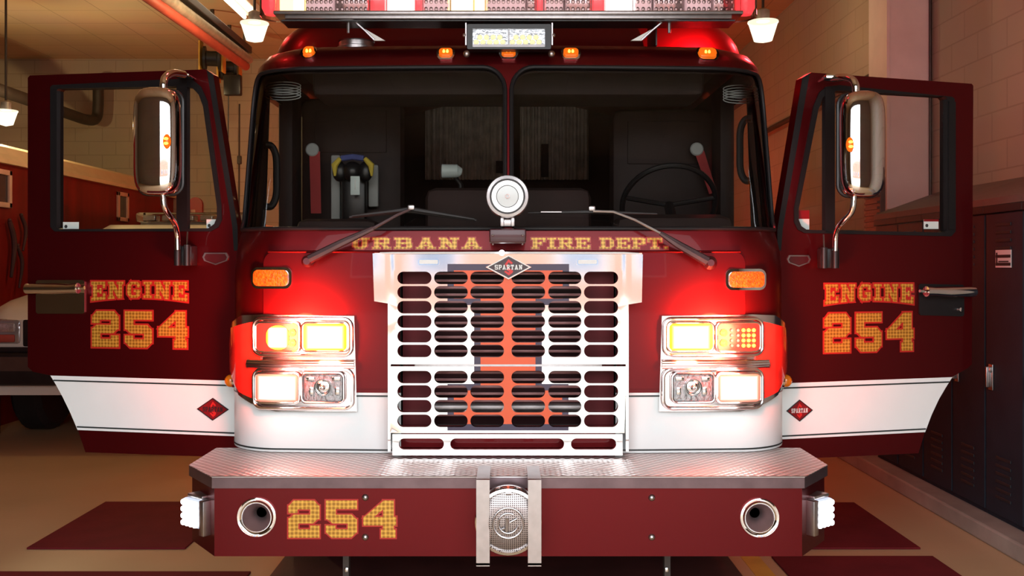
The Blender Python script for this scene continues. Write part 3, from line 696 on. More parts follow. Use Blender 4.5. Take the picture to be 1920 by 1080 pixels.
# ================================================================== FIRE ENGINE
ENG = thing('fire_engine', (0, 4.2, 0), 'maroon fire engine facing the camera with both front doors open and lights lit', 'fire engine')
WT = [(0.6, 1.262), (1.55, 1.262), (1.68, 1.25), (1.76, 1.236), (2.42, 1.230), (2.50, 1.215), (2.555, 1.18), (2.59, 1.12)]
FT = [(0.6, 4.20), (1.62, 4.20), (1.70, 4.215), (2.44, 4.40), (2.50, 4.42), (2.555, 4.47), (2.59, 4.55)]
RT = [(0.6, 0.27), (1.6, 0.27), (1.75, 0.32), (2.4, 0.32), (2.59, 0.25)]
CROWN = 0.035; REAR = 7.2
def W_(z): return lerp_tab(WT, z)
def F_(z): return lerp_tab(FT, z)
def R_(z): return lerp_tab(RT, z)
def cab_pt(s, z):
    W, F, Rr = W_(z), F_(z), R_(z); A = W-Rr; sg = 1 if s >= 0 else -1; a = abs(s)
    if a <= 1: return Vector((A*s, F+CROWN*a*a, z))
    F2 = F+CROWN
    if a <= 2:
        th = (a-1)*PI/2; return Vector((sg*(A+Rr*math.sin(th)), F2+Rr*(1-math.cos(th)), z))
    return Vector((sg*W, F2+Rr+(a-2)*(REAR-F2-Rr), z))
def cab(s, z, off=0.0):
    p = cab_pt(s, z)
    if off:
        ds = 0.004; dz = 0.004
        n = (cab_pt(s+ds, z)-cab_pt(s-ds, z)).cross(cab_pt(s, z+dz)-cab_pt(s, z-dz)).normalized()
        p = p+n*off
    return p
def s_of_x(x, z):
    W, Rr = W_(z), R_(z); A = W-Rr; a = abs(x); sg = 1 if x >= 0 else -1
    if a <= A: return x/A
    return sg*(1+math.asin(min(1, (a-A)/Rr))/(PI/2))
def s_of_y(y, z, sg=1): return sg*(2+(y-F_(z)-CROWN-R_(z))/(REAR-F_(z)-CROWN-R_(z)))
def cabx(x, z, off=0.0): return cab(s_of_x(x, z), z, off)
def cpx(px, py, dy=0.0):
    """photo point -> (x, z) on the cab front"""
    Y = 4.2
    for _ in range(10):
        x = (px-CX)*Y/FPX; z = EYE-(py-CY)*Y/FPX
        z = max(0.7, min(2.58, z)); lim = W_(z)*0.995; Y = cab_pt(s_of_x(max(-lim, min(lim, x)), z), z).y-dy
    return x, z
def sz(px, py):
    x, z = cpx(px, py); return s_of_x(max(-W_(z), min(W_(z), x)), z), z
lin = lambda a, b, n: [a+(b-a)*k/n for k in range(n+1)]
S_STEPS = lin(-3, -2, 8)+lin(-2, -1, 9)[1:]+lin(-1, 1, 24)[1:]+lin(1, 2, 9)[1:]+lin(2, 3, 8)[1:]
Z_STEPS = lin(0.8, 1.55, 9)+[1.62, 1.68, 1.73]+lin(1.8, 2.4, 8)+[2.44, 2.47, 2.50, 2.525, 2.555, 2.575]

# windshield openings in (s, z)
def pane_poly(sg, g=0.0):
    p = rrect(0.022-g*1.0, 1.722-g, 1.80+g*2, 2.452+g, [0.035, 0.10, 0.24, 0.11], 7)
    # corner radii are in mixed units: squash the outer top corner
    return [(sg*a, b) for a, b in p]
panes = [pane_poly(-1), pane_poly(1)]
def side_open(sg, y0, y1, z0, z1):
    pts = [(y0, z0), (y1, z0), (y1, z1), (y0+0.06, z1), (y0, 1.8)]
    return [(s_of_y(y, z, sg), z) for y, z in pts]
doors_o = [side_open(-1, 4.775, 5.62, 0.82, 2.40), side_open(1, 4.775, 5.62, 0.82, 2.40)]
crew_o = [side_open(sg, 6.05, 6.9, 1.75, 2.38) for sg in (-1, 1)]
gx0, gz0 = (745-CX)/442.4, EYE-(800-CY)/442.4; gx1, gz1 = (1160-CX)/442.4, EYE-(512-CY)/442.4
grille_o = [(a/0.992, b) for a, b in ((-0.47, 0.86), (0.47, 0.86), (0.47, 1.53), (-0.47, 1.53))]
body = MB()
body.patch([(-3, 0.765), (3, 0.765), (3, 2.59), (-3, 2.59)], panes+doors_o+[grille_o], lambda s, z, k: cab(s, z), (S_STEPS, Z_STEPS))
# roof cap
ring = [cab_pt(s, 2.59) for s in S_STEPS]
body.add([(p.x, p.y, p.z) for p in ring]+[(0, (4.55+REAR)/2, 2.615)], [[i, i+1, len(ring)] for i in range(len(ring)-1)])
# lower skirt and rear wall
skirt = [cab_pt(s, 0.765) for s in S_STEPS]
body.add([(p.x, p.y, 0.765) for p in skirt]+[(p.x*0.985, p.y+0.02, 0.735) for p in skirt], [[i+1, i, len(skirt)+i, len(skirt)+i+1] for i in range(len(skirt)-1)])
BODY = body.build('cab_body', 'paint', ENG, 40)
# inner lining so the openings have depth, dark cab floor, firewall, ceiling
lin_ = MB()
lin_.patch([(-2.98, 0.80), (2.98, 0.80), (2.98, 2.56), (-2.98, 2.56)], panes+doors_o+[grille_o], lambda s, z, k: cab(s, z, -0.035), (S_STEPS, Z_STEPS))
lin_.v = lin_.v; lin_.f = [f[::-1] for f in lin_.f]
lin_.build('cab_lining', 'vinyl', ENG, 40)
for sg, poly in ((-1, doors_o[0]), (1, doors_o[1])):
    n = len(poly); vs = [cab(s, z, 0.0) for s, z in poly]+[cab(s, z, -0.04) for s, z in poly]
    MB().add(vs, [[i, (i+1) % n, n+(i+1) % n, n+i] for i in range(n)]).build('door_jamb', 'black', ENG, 0)
MB().box((-1.2, 4.45, 0.78), (1.2, 7.15, 0.98)).build('cab_floor', 'vinyl', ENG, 0)
MB().box((-1.2, 7.10, 0.8), (1.2, 7.16, 2.8)).build('rear_bulkhead', 'vinyl', ENG, 0)
# engine tunnel between the seats
MB().box((-0.42, 4.6, 0.98), (0.42, 6.5, 1.72), 0.12).build('engine_cover', 'vinyl', ENG)
# dashboard
MB().patch(rrect(-1.10, 4.33, 1.10, 4.85, 0.1), [], lambda u, v, k: Vector((u, v+0.0, 1.60+0.10*max(0, (v-4.33)/0.5)+0.06*math.cos(u*2.6)**2*((v-4.33)/0.5)+k)), (lin(-1.1, 1.1, 16), lin(4.35, 4.83, 4)), th=0.25).build('dashboard', 'dash', ENG)
# raised roof
rr = MB()
def rroof(s, z):
    z0 = 2.56; h = 0.29; t = max(0, min(1, (z-z0)/h)); k = 1-(1-math.sqrt(max(0, 1-t**2.6)))*0.28
    W = 1.215*k; Rr = 0.18; y0 = 4.88+0.10*(1-math.sqrt(max(0, 1-t*t))); A = W-Rr; sg = 1 if s >= 0 else -1; a = abs(s)
    if a <= 1: return Vector((A*s, y0, z))
    if a <= 2:
        th = (a-1)*PI/2; return Vector((sg*(A+Rr*math.sin(th)), y0+Rr*(1-math.cos(th)), z))
    return Vector((sg*W, y0+Rr+(a-2)*(REAR-y0-Rr), z))
zs = [2.56+0.29*math.sin(PI/2*k/10) for k in range(11)]; ss = lin(-3, -2, 3)+lin(-2, -1, 7)[1:]+lin(-1, 1, 10)[1:]+lin(1, 2, 7)[1:]+lin(2, 3, 3)[1:]
vs = [rroof(s, z) for z in zs for s in ss]; n = len(ss)
rr.add(vs, [[i*n+k, i*n+k+1, (i+1)*n+k+1, (i+1)*n+k] for i in range(len(zs)-1) for k in range(n-1)]+[[(len(zs)-1)*n+k for k in range(n)]])
rr.build('raised_roof', 'paint', ENG, 50)
MB().cbox((-0.42, 4.86, 2.61), (0.40, 0.04, 0.07), 0.01).build('roof_vent', 'steel', ENG)
MB().cbox((0.05, 4.84, 2.615), (0.80, 0.05, 0.06), 0.02).build('roof_recess', 'black', ENG)
MB().lathe([(0.095, 0), (0.095, 0.025), (0.085, 0.03), (0.085, 0.05), (0.09, 0.055)], (-0.74, 4.72, 2.59), (0, 0, 1), 24).build('antenna_base', 'steel', ENG)

# windshield panes with gaskets
for sg, nm in ((-1, 'left'), (1, 'right')):
    g = MB().patch(pane_poly(sg, 0.004), [], lambda s, z, k: cab(s, z, -0.006), ([sg*abs(x) for x in lin(0, 1, 10)]+[sg*x for x in lin(1, 2, 12)[1:]], lin(1.75, 2.43, 8))).build('windshield', 'windshield', ENG, 60)
    gas = MB(); pts = pane_poly(sg, 0.006)
    dense = []
    for a, b in zip(pts, pts[1:]+pts[:1]):
        nn = max(1, int(max(abs(b[0]-a[0])/0.1, abs(b[1]-a[1])/0.1)))
        dense += [(a[0]+(b[0]-a[0])*k/nn, a[1]+(b[1]-a[1])*k/nn) for k in range(nn)]
    gas.tube([cab(s, z, 0.004) for s, z in dense], 0.010, 8, closed=True)
    gas.build('gasket', 'gasket', g)

# front access panel (raised red panel behind grille and lights)
fp = [cpx(497, 471), cpx(1392, 466), cpx(1392, 590), cpx(1215, 735), cpx(690, 735), cpx(497, 590)]
fp = rrect(cpx(497, 471)[0], 1.02, cpx(1395, 471)[0], cpx(953, 472)[1], [0.01, 0.01, 0.05, 0.05], 5)
MB().patch(fp, [[(-0.47, 0.86), (0.47, 0.86), (0.47, 1.53), (-0.47, 1.53)]], lambda x, z, k: cabx(x, z, 0.012+k), (lin(-1, 1, 20), lin(1.05, 1.6, 6)), th=0.012).build('front_panel', 'paint', BODY, 30)

tpz = cpx(953, 472)[1]
MB().tube([cabx(cpx(497, 471)[0]+0.02+(cpx(1395, 471)[0]-cpx(497, 471)[0]-0.04)*k/30, tpz, 0.010) for k in range(31)], 0.006, 8).build('panel_edge', 'paint', BODY)
# white band with pin stripes, wrapping round the corners
zt, zb = cpx(953, 737)[1], cpx(953, 850)[1]
for sg in (-1, 1):
    ssx = lambda q: sorted([sg*0.47, sg*q])
    a, b = ssx(2.14)
    MB().patch([(a, zb), (b, zb), (b, zt), (a, zt)], [], lambda s, z, k: cab(s, z, 0.003), (lin(-2.1, 2.1, 40), [0.8, 0.9])).build('white_band', 'white_stripe', BODY, 60)
    pm = MB()
    for zz in (zt-0.014, zb+0.013): pm.patch([(a, zz-0.0035), (b, zz-0.0035), (b, zz+0.0035), (a, zz+0.0035)], [], lambda s, z, k: cab(s, z, 0.005), (lin(-2.1, 2.1, 40), []) if False else None)
    # (strips are re-sampled so that they follow the corner)
    pm = MB()
    for zz in (zt-0.014, zb+0.013):
        q = [a+(b-a)*k/40 for k in range(41)]
        pm.add([cab(s, zz-0.0035, 0.005) for s in q]+[cab(s, zz+0.0035, 0.005) for s in q], [[k, k+1, 42+k, 41+k] for k in range(40)])
    pm.build('pin_stripe', 'pin_dark', BODY, 0)
# town name on the cowl
for txt, xa, xb in (('URBANA', 658, 903), ('FIRE', 996, 1107), ('DEPT.', 1124, 1253)):
    a, z1 = cpx(xa, 446); b, z0 = cpx(xb, 467)
    lettering(txt, a, z0, b, z1, cabx, BODY, border=0.0045, gap=0.16 if txt == 'URBANA' else 0.10)

# ---------------------------------------------------------------- grille
GY = 4.10; GS = FPX/GY
def gq(px, py): return ((px-CX)/GS, EYE-(py-CY)/GS)
def gpoly(pts): return [gq(*p) for p in pts]
def gmap(x, z, k):
    # flat centre, cheeks swept back
    a = abs(x); y = GY+max(0, a-0.49)*0.12
    return Vector((x, y-k, z))
def slot(px0, px1, py, h):
    x0, z0 = gq(px0, py+h/2); x1, z1 = gq(px1, py-h/2); return rrect(x0, z0, x1, z1, (z1-z0)/2*0.98, 7)
cols = [(745, 809), (814, 877), (882, 945), (959, 1022), (1028, 1090), (1095, 1159)]
up_rows = [521, 548, 576, 603, 630.5, 658]; lo_rows = [707, 734, 761.5, 789]
up_slots = [slot(a, b, y, 23.5) for a, b in cols for y in up_rows]; lo_slots = [slot(a, b, y, 23.5) for a, b in cols for y in lo_rows]
bot_slots = [slot(747, 832, 833.5, 21), slot(844, 1058, 833.5, 21), slot(1071, 1156, 833.5, 21)]
GR = MB(); gx = sorted(lin(-0.6, 0.6, 16)+[-0.49, 0.49])
GR.patch(gpoly([(727, 683), (727, 569), (701, 565), (698, 475), (735, 474), (1170, 474), (1206, 477), (1204, 567), (1178, 571), (1175, 683)]), up_slots, gmap, (gx, lin(1.1, 1.6, 8)), th=0.03)
GR.build('grille_panel', 'grille_steel', ENG, 30)
GRP = [o for o in ENG.children if o.name.startswith('grille_panel')][-1]
MB().patch(gpoly([(730, 687), (1174, 687), (1171, 812), (731, 812)]), lo_slots, gmap, (gx, lin(0.85, 1.1, 4)), th=0.03).build('lower_grille_panel', 'grille_steel', ENG, 30)
MB().patch(gpoly([(735, 815), (1168, 815), (1168, 855), (735, 855)]), bot_slots, lambda x, z, k: gmap(x, z, k)+Vector((0, 0.012, 0)), None, th=0.02).build('grille_skirt', 'grille_steel', ENG, 30)
MB().cbox((0.0, GY+0.035, gq(953, 685)[1]), (0.80, 0.03, 0.012), 0.003).build('grille_seam', 'steel', ENG)
# side returns of the grille and dark core
sr = MB()
for s in (-1, 1):
    sr.box((s*0.508-0.006, GY+0.03, 0.76), (s*0.508+0.006, 4.24, 1.40)).box((s*0.575-0.006, GY+0.11, 1.40), (s*0.575+0.006, 4.24, 1.60))
sr.box((-0.57, GY+0.02, 1.603), (0.57, 4.22, 1.609))
sr.build('grille_surround', 'chrome', ENG, 0)
core = MB().box((-0.47, 4.40, 0.76), (0.47, 4.42, 1.54))
RAD = core.build('radiator', 'radiator', ENG, 0)
lv = MB()
z = 0.90
while z < 1.52: lv.cbox((0, 4.25, z), (0.64, 0.02, 0.012), 0.002); z += 0.031
lv.build('louvres', 'louvre_metal', RAD)
for s in (-1, 1): MB().box((s*0.395-0.065, 4.22, 0.86), (s*0.395+0.065, 4.30, 1.53)).build('side_baffle', 'core_red', RAD, 0)
MB().tube([(-0.46, 4.24, 0.935), (0.46, 4.24, 0.935)], 0.018, 12).build('cooler_pipe', 'grey_metal', RAD)
# painted block letter on the grille, cut through by the slots
def I_poly(d):
    # d: pixels of inset
    return gpoly([(839+d, 495+d), (1067-d, 495+d), (1067-d, 572-d), (1016-d, 572-d), (1016-d, 720+d), (1066-d, 720+d), (1066-d, 807-d), (839+d, 807-d), (839+d, 720+d), (889+d, 720+d), (889+d, 572-d), (839+d, 572-d)])
def clip_band(poly, y0, y1):
    return poly
holes_all = up_slots+lo_slots
gapz = gq(953, 683)[1], gq(953, 687)[1]
gap_hole = [(-0.6, gapz[1]), (0.6, gapz[1]), (0.6, gapz[0]), (-0.6, gapz[0])]
MB().patch(I_poly(0), holes_all+[gap_hole], lambda x, z, k: gmap(x, z, 0.0012), None).build('block_letter_border', 'navy', GRP, 0)
MB().patch(I_poly(12), holes_all+[gap_hole], lambda x, z, k: gmap(x, z, 0.0022), None).build('block_letter', 'orange', GRP, 0)
# small white lamps on the brow of the grille
for a, b in ((784, 824), (1081, 1121)):
    x0, z0 = gq(a, 497); x1, z1 = gq(b, 485)
    o = MB().patch(rrect(x0, z0, x1, z1, 0.006), [], lambda x, z, k: gmap(x, z, 0.012+k), None, th=0.012).build('badge_lamp', 'chrome', ENG)
    MB().patch(rrect(x0+0.006, z0+0.005, x1-0.006, z1-0.005, 0.004), [], lambda x, z, k: gmap(x, z, 0.015+k), None, th=0.003).build('lens', 'white_plastic', o)
# maker's diamond
def spartan(parent, cx, cz, hw, hh, fmap, off, rim, field, textm, s_m='emblem_red', big_s=True):
    """diamond emblem: rim, field, letter S, wordmark"""
    o = MB().patch(diamond(cx, cz, hw, hh), [diamond(cx, cz, hw*0.91, hh*0.91)], lambda x, z, k: fmap(x, z, off+0.006+k), None, th=0.006).build('emblem_rim', rim, parent, 0)
    MB().patch(diamond(cx, cz, hw*0.95, hh*0.95), [], lambda x, z, k: fmap(x, z, off+0.002), None).build('emblem_field', field, parent, 0)
    if big_s:
        q = hh*0.72; t = hw*0.09
        sp = [[(cx-t*1.2, cz-q*0.30), (cx+t*1.6, cz-q*0.75), (cx+t*2.4, cz-q*0.45), (cx-t*0.2, cz+0.0)],
              [(cx-t*2.2, cz-q*0.55), (cx+t*0.2, cz-q*0.98), (cx+t*2.2, cz-q*0.62), (cx+t*1.2, cz-q*0.35), (cx, cz-q*0.62), (cx-t*1.6, cz-q*0.40)],
              [(cx-t*1.9, cz+q*0.35), (cx-t*0.6, cz+q*0.2), (cx+t*2.0, cz-q*0.45), (cx+t*0.6, cz-q*0.50)],
              [(cx-t*1.9, cz+q*0.35), (cx+t*0.0, cz+q*0.95), (cx+t*2.2, cz+q*0.5), (cx+t*1.4, cz+q*0.35), (cx, cz+q*0.58), (cx-t*0.7, cz+q*0.25)]]
        MB().patch(sp, [], lambda x, z, k: fmap(x, z, off+0.003), None).build('emblem_letter', s_m, parent, 0)
    lettering('SPARTAN', cx-hw*0.62, cz-hh*0.20, cx+hw*0.62, cz+hh*0.20, fmap, parent, edge=None, gap=0.2, name='emblem_wordmark', off=off+0.0045, fill=textm)
cxz = gq(953.5, 501)
o = MB().patch(diamond(cxz[0], cxz[1], 0.097, 0.052), [], lambda x, z, k: gmap(x, z, 0.012+k), None, th=0.02).build('grille_emblem', 'chrome', ENG, 0)
spartan(o, cxz[0], cxz[1], 0.094, 0.050, gmap, 0.012, 'white_plastic', 'emblem_dark', 'white_plastic', 'red_vivid')
MB().tube([(-0.545, GY+0.012, gq(0, 475)[1]), (-0.49, GY, gq(0, 474.5)[1]), (0.0, GY, gq(0, 474)[1]), (0.49, GY, gq(0, 474.5)[1]), (0.555, GY+0.013, gq(0, 476)[1])], 0.005, 8).build('grille_lip', 'white_plastic', ENG)
# added glowing bulb imitating a flash glint on the grille's top edge
o = MB().lathe([(0.012, 0), (0.012, 0.02), (0.006, 0.028), (0, 0.03)], (gq(941, 474)[0], GY-0.0, gq(941, 474)[1]), (0, -1, 0), 16).build('flash_glint', 'led_white', ENG)

# ---------------------------------------------------------------- headlight clusters
def rring(mb, x0, z0, x1, z1, r, rad, off, n=5, closed=True):
    pts = rrect(x0, z0, x1, z1, r, n); d = []
    for a, b in zip(pts, pts[1:]+pts[:1]):
        k = max(1, int(max(abs(a[0]-b[0]), abs(a[1]-b[1]))/0.04)); d += [(a[0]+(b[0]-a[0])*i/k, a[1]+(b[1]-a[1])*i/k) for i in range(k)]
    mb.tube([cabx(x, z, off) for x, z in d], rad, 8, closed=True)
def cluster(sg):
    X = lambda px: (px-953)*4.2/FPX          # px given for the left-hand cluster of the photo
    c = lambda px, py: cpx(px, py)
    f = (lambda px: px) if sg < 0 else (lambda px: 1905-px)
    def q(px, py):
        return cpx(f(px), py)
    def qs(px, py):
        x, z = q(px, py); return s_of_x(x, z), z
    out = [qs(666, 592), qs(671, 770), qs(520, 770), qs(490, 762)]
    sgn = sg
    z7, z6 = q(600, 745)[1], q(600, 700)[1]
    zt_ = q(600, 590)[1]; zu = q(600, 612)[1]
    out += [(sgn*1.50, z7+0.0), (sgn*1.78, z6+0.01), (sgn*1.80, q(600, 640)[1]), (sgn*1.72, zu+0.0), (sgn*1.45, zt_-0.006), qs(500, 589)]
    root = MB().patch(out, [], lambda s, z, k: cab(s, z, 0.022+k), (lin(-1.8, 1.8, 60), lin(1.0, 1.4, 12)), th=0.02).build('headlight_cluster', 'bezel_metal', ENG, 40)
    # curved clear-red corner lens
    cs = [(sgn*1.18, q(600, 600)[1]), (sgn*1.66, q(600, 618)[1]), (sgn*1.74, q(600, 650)[1]), (sgn*1.72, q(600, 700)[1]), (sgn*1.48, q(600, 738)[1]), (sgn*1.20, q(600, 752)[1])]
    MB().patch(cs, [], lambda s, z, k: cab(s, z, 0.028+k), (lin(-1.8, 1.8, 60), lin(1.0, 1.4, 12)), th=0.004).build('corner_lens', 'corner_red', root, 40)
    fr = MB()
    def ring(px0, py0, px1, py1, r, rad, off):
        x0, z0 = q(px0, py1); x1, z1 = q(px1, py0)
        if x0 > x1: x0, x1 = x1, x0
        rring(fr, x0, z0, x1, z1, r, rad, off)
    ring(485, 597, 662, 664, 0.035, 0.008, 0.034); ring(485, 692, 664, 762, 0.035, 0.008, 0.034)
    for (a, b, y0, y1) in ((490, 566, 604, 657), (572, 656, 604, 657), (489, 566, 698, 752), (570, 648, 698, 752)): ring(a, y0, b, y1, 0.022, 0.006, 0.042)
    x0, z0 = q(475, 688); x1, z1 = q(667, 674)
    if x0 > x1: x0, x1 = x1, x0
    for dz, rr_ in ((0.25, 0.010), (0.5, 0.013), (0.75, 0.010)):
        fr.tube([cabx(x0+(x1-x0)*k/8, z0+(z1-z0)*dz, 0.034) for k in range(9)], rr_, 10)
    x0, z0 = q(490, 594); x1, z1 = q(664, 588)
    fr.build('bezel', 'bezel_metal', root)
    def lens(px0, py0, px1, py1, name, m, off=0.046, th=0.02, r=0.02):
        x0, z0 = q(px0, py1); x1, z1 = q(px1, py0)
        if x0 > x1: x0, x1 = x1, x0
        return MB().patch(rrect(x0, z0, x1, z1, r, 6), [], lambda x, z, k: cabx(x, z, off+k), (lin(x0, x1, 6), lin(z0, z1, 4)), th=th).build(name, m, root, 30)
    def leds(px0, py0, px1, py1, nx, nz, m, parent, name='led', rad=0.0085, off=0.052):
        b = MB()
        for i in range(nx):
            for j in range(nz):
                x, z = q(px0+(px1-px0)*(i+0.5)/nx, py0+(py1-py0)*(j+0.5)/nz); b.sphere(cabx(x, z, off), rad, n=8)
        return b.build(name, m, parent)
    # inner warning light: fully lit; outer one partly lit
    lens(574, 606, 654, 656, 'warning_light', 'lens_amber')
    wl = lens(491, 606, 566, 656, 'turn_signal', 'lens_red_dim')
    if sg < 0:
        lens(508, 609, 548, 654, 'lit_segment', 'lens_amber', 0.050, 0.006, 0.042); leds(546, 613, 562, 651, 1, 2, 'led_yellow', wl, rad=0.016)
    else:
        leds(546, 613, 562, 651, 1, 2, 'led_yellow', wl, rad=0.016); leds(498, 613, 522, 651, 3, 4, 'led_yellow', wl); leds(522, 613, 545, 651, 2, 4, 'led_pink', wl, rad=0.007)
    lens(490, 700, 565, 750, 'headlamp', 'lens_white')
    # unlit sealed beam: bowl, bulb cover, facets, clear cover
    hb = lens(571, 700, 647, 750, 'high_beam', 'clear_plastic', 0.030, 0.006)
    x, z = q(609, 724); p = cabx(x, z, 0.036)
    hm = MB().lathe([(0.036, 0.0), (0.036, 0.012), (0.030, 0.006), (0.018, 0.012)], p, (0, -1, 0), 24); hm.sphere(p+Vector((0, -0.012, 0)), 0.014)
    for px in (586, 634):
        x2, z2 = q(px, 708); hm.cbox(cabx(x2, z2, 0.037), (0.036, 0.012, 0.018), 0.003)
        x2, z2 = q(px+2, 731); hm.cbox(cabx(x2, z2, 0.037), (0.02, 0.012, 0.034), 0.003)
    hm.build('reflector', 'chrome', hb)
    lens(571, 700, 647, 750, 'lamp_cover', 'clear_lens', 0.050, 0.004)
    # added lights in front of the lenses; the red ones imitate bloom on the paint
    a, b_ = q(545, 632); pt = cabx(a, b_, 0.26)
    l1 = lamp('bloom_light', 'SPOT', pt, 105.0, (1.0, 0.09, 0.04), 0.10, rot=(math.radians(96), 0, 0), spot_size=math.radians(128), spot_blend=0.8)
    a, b_ = q(610, 632); pt = cabx(a, b_, 0.11)
    l2 = lamp('bloom_light', 'POINT', pt, 5, (1.0, 0.10, 0.04), 0.05)
    a, b_ = q(530, 725); pt = cabx(a, b_, 0.12)
    l3 = lamp('headlamp_glow', 'POINT', pt, 0.9, (1.0, 0.9, 0.8), 0.05)
    for l in (l1, l2, l3): l.parent = ENG; l.matrix_parent_inverse = Matrix.Translation(ENG.location).inverted()
    return root
cluster(-1); cluster(1)

# amber wing lights, side markers, clearance lights
for px, py in ((513, 521), (1394.5, 524)):
    x0, z0 = cpx(px-36, py+20); x1, z1 = cpx(px+36, py-20)
    o = MB().patch(rrect(x0, z0, x1, z1, 0.03), [], lambda x, z, k: cabx(x, z, 0.020+k), (lin(x0, x1, 6), []) and None, th=0.02).build('wing_light', 'chrome', ENG)
    MB().patch(rrect(x0+0.014, z0+0.012, x1-0.014, z1-0.012, 0.022), [], lambda x, z, k: cabx(x, z, 0.028+k), None, th=0.012).build('amber_lens', 'amber_off', o)
for sg in (-1, 1):
    p = Vector((sg*1.278, 4.46, P(426, 714, 4.46).z))
    o = MB().sphere(p, 0.030, n=16, sc=(1, 1, 1.0)).build('side_marker', 'orange_marker', ENG)
    MB().lathe([(0.034, 0), (0.034, 0.008)], p-Vector((sg*0.020, 0, 0)), (sg, 0, 0), 20).build('bezel', 'chrome', o)
for px, py in ((580, 103), (836, 104), (953.5, 103), (1070, 104), (1325, 105)):
    x0, z0 = cpx(px-18, py+10); x1, z1 = cpx(px+18, py-10); h = z1-z0
    o = MB().patch(rrect(x0, z0, x1, z1, h*0.42), [], lambda x, z, k: cabx(x, z, 0.014+k), None, th=0.02).build('clearance_light', 'chrome', ENG)
    MB().patch(rrect(x0+0.012, z0+0.014, x1-0.012, z1-0.008, h*0.26), [], lambda x, z, k: cabx(x, z, 0.020+k), None, th=0.008).build('lens', 'amber_lit', o)
    b = MB()
    for d in (-3.3, 3.3):
        x, z = cpx(px+d, py); b.sphere(cabx(x, z, 0.022), 0.0075, n=8, sc=(0.8, 0.6, 1.4))
    b.build('bulb', 'amber_hot', o)

# ---------------------------------------------------------------- wipers
def tube_px(mb, pts, Y, r, n=8): mb.tube([P(a, b, Y+dy) for a, b, dy in pts], r, n)
w1 = MB().lathe([(0.026, 0), (0.026, 0.03), (0.015, 0.045)], P(577, 490, 4.19)+Vector((0, 0.02, 0)), (0, -1, 0), 16); w1 = w1.build('wiper', 'paint_dark', ENG)
MB().tube([P(580, 486, 4.14), P(640, 456, 4.14), P(700, 428, 4.15)], [0.020, 0.017, 0.011], 8).tube([P(700, 428, 4.15), P(745, 403, 4.17), P(770, 392, 4.19)], 0.007, 8).build('arm', 'trim_metal', w1)
MB().tube([P(660, 405, 4.22), P(770, 392, 4.20), P(890, 411, 4.22)], [0.005, 0.011, 0.005], 6).tube([P(655, 407, 4.235), P(770, 397, 4.225), P(893, 413, 4.235)], 0.006, 6).build('blade', 'rubber', w1)
MB().cbox(P(771, 389, 4.19), (0.03, 0.02, 0.022), 0.006).build('clip', 'steel', w1)
w2 = MB().lathe([(0.030, 0), (0.030, 0.03), (0.015, 0.045)], P(1331, 493, 4.19)+Vector((0, 0.02, 0)), (0, -1, 0), 16).build('wiper', 'paint_dark', ENG)
MB().tube([P(1326, 490, 4.14), P(1270, 458, 4.14), P(1238, 437, 4.15)], [0.022, 0.017, 0.010], 8).build('arm', 'trim_metal', w2)
MB().tube([P(1238, 437, 4.15), P(1190, 412, 4.17), P(1150, 397, 4.19), P(1112, 396, 4.19)], 0.006, 8).build('arm_rod', 'steel', w2)
MB().tube([P(990, 399, 4.22), P(1110, 397, 4.20), P(1232, 401, 4.22)], [0.004, 0.009, 0.004], 6).build('blade', 'rubber', w2)
MB().tube([P(1014, 397.5, 4.20), P(1053, 397.5, 4.20)], 0.0035, 6).cbox(P(1110, 391, 4.19), (0.03, 0.02, 0.022), 0.006).build('clip', 'steel', w2)

# ---------------------------------------------------------------- spotlight on its box
sp = MB().box((P(918, 0, 4.08).x, 4.00, P(0, 456, 4.02).z), (P(986, 0, 4.08).x, 4.24, P(0, 429, 4.02).z), 0.008).build('spotlight_mount', 'paint_dark', ENG)
b = MB()
for px in (924, 980):
    for py in (441, 458): b.sphere(P(px, py, 3.997), 0.004, n=8)
b.build('screw', 'steel', sp)
C0 = P(951.5, 368.5, 4.02)
s0 = MB().lathe([(0.045, 0.12), (0.075, 0.08), (0.088, 0.03), (0.090, 0.0), (0.086, -0.015), (0.074, -0.018), (0.070, -0.005)], C0, (0, 1, 0), 40).build('spotlight', 'steel', ENG)
MB().lathe([(0.071, 0), (0.071, -0.006), (0.0, -0.006)], C0, (0, 1, 0), 40).build('backing', 'black', s0)
MB().lathe([(0.066, -0.004), (0.066, -0.012), (0.047, -0.012), (0.047, -0.004)], C0, (0, 1, 0), 40).build('light_ring', 'spot_ring', s0)
MB().lathe([(0.044, -0.004), (0.044, -0.010), (0.01, -0.013), (0.0, -0.013)], C0, (0, 1, 0), 40).build('lens', 'spot_white', s0)
MB().lathe([(0.010, -0.012), (0.010, -0.018), (0.006, -0.018), (0.006, -0.012)], C0, (0, 1, 0), 16).build('lens_hub', 'led_off', s0)
MB().cbox(C0+Vector((0, 0.04, -0.108)), (0.06, 0.06, 0.035), 0.01).cbox(C0+Vector((-0.022, 0.02, -0.105)), (0.018, 0.03, 0.04), 0.006).cbox(C0+Vector((0.022, 0.02, -0.105)), (0.018, 0.03, 0.04), 0.006).build('bracket', 'steel', s0)

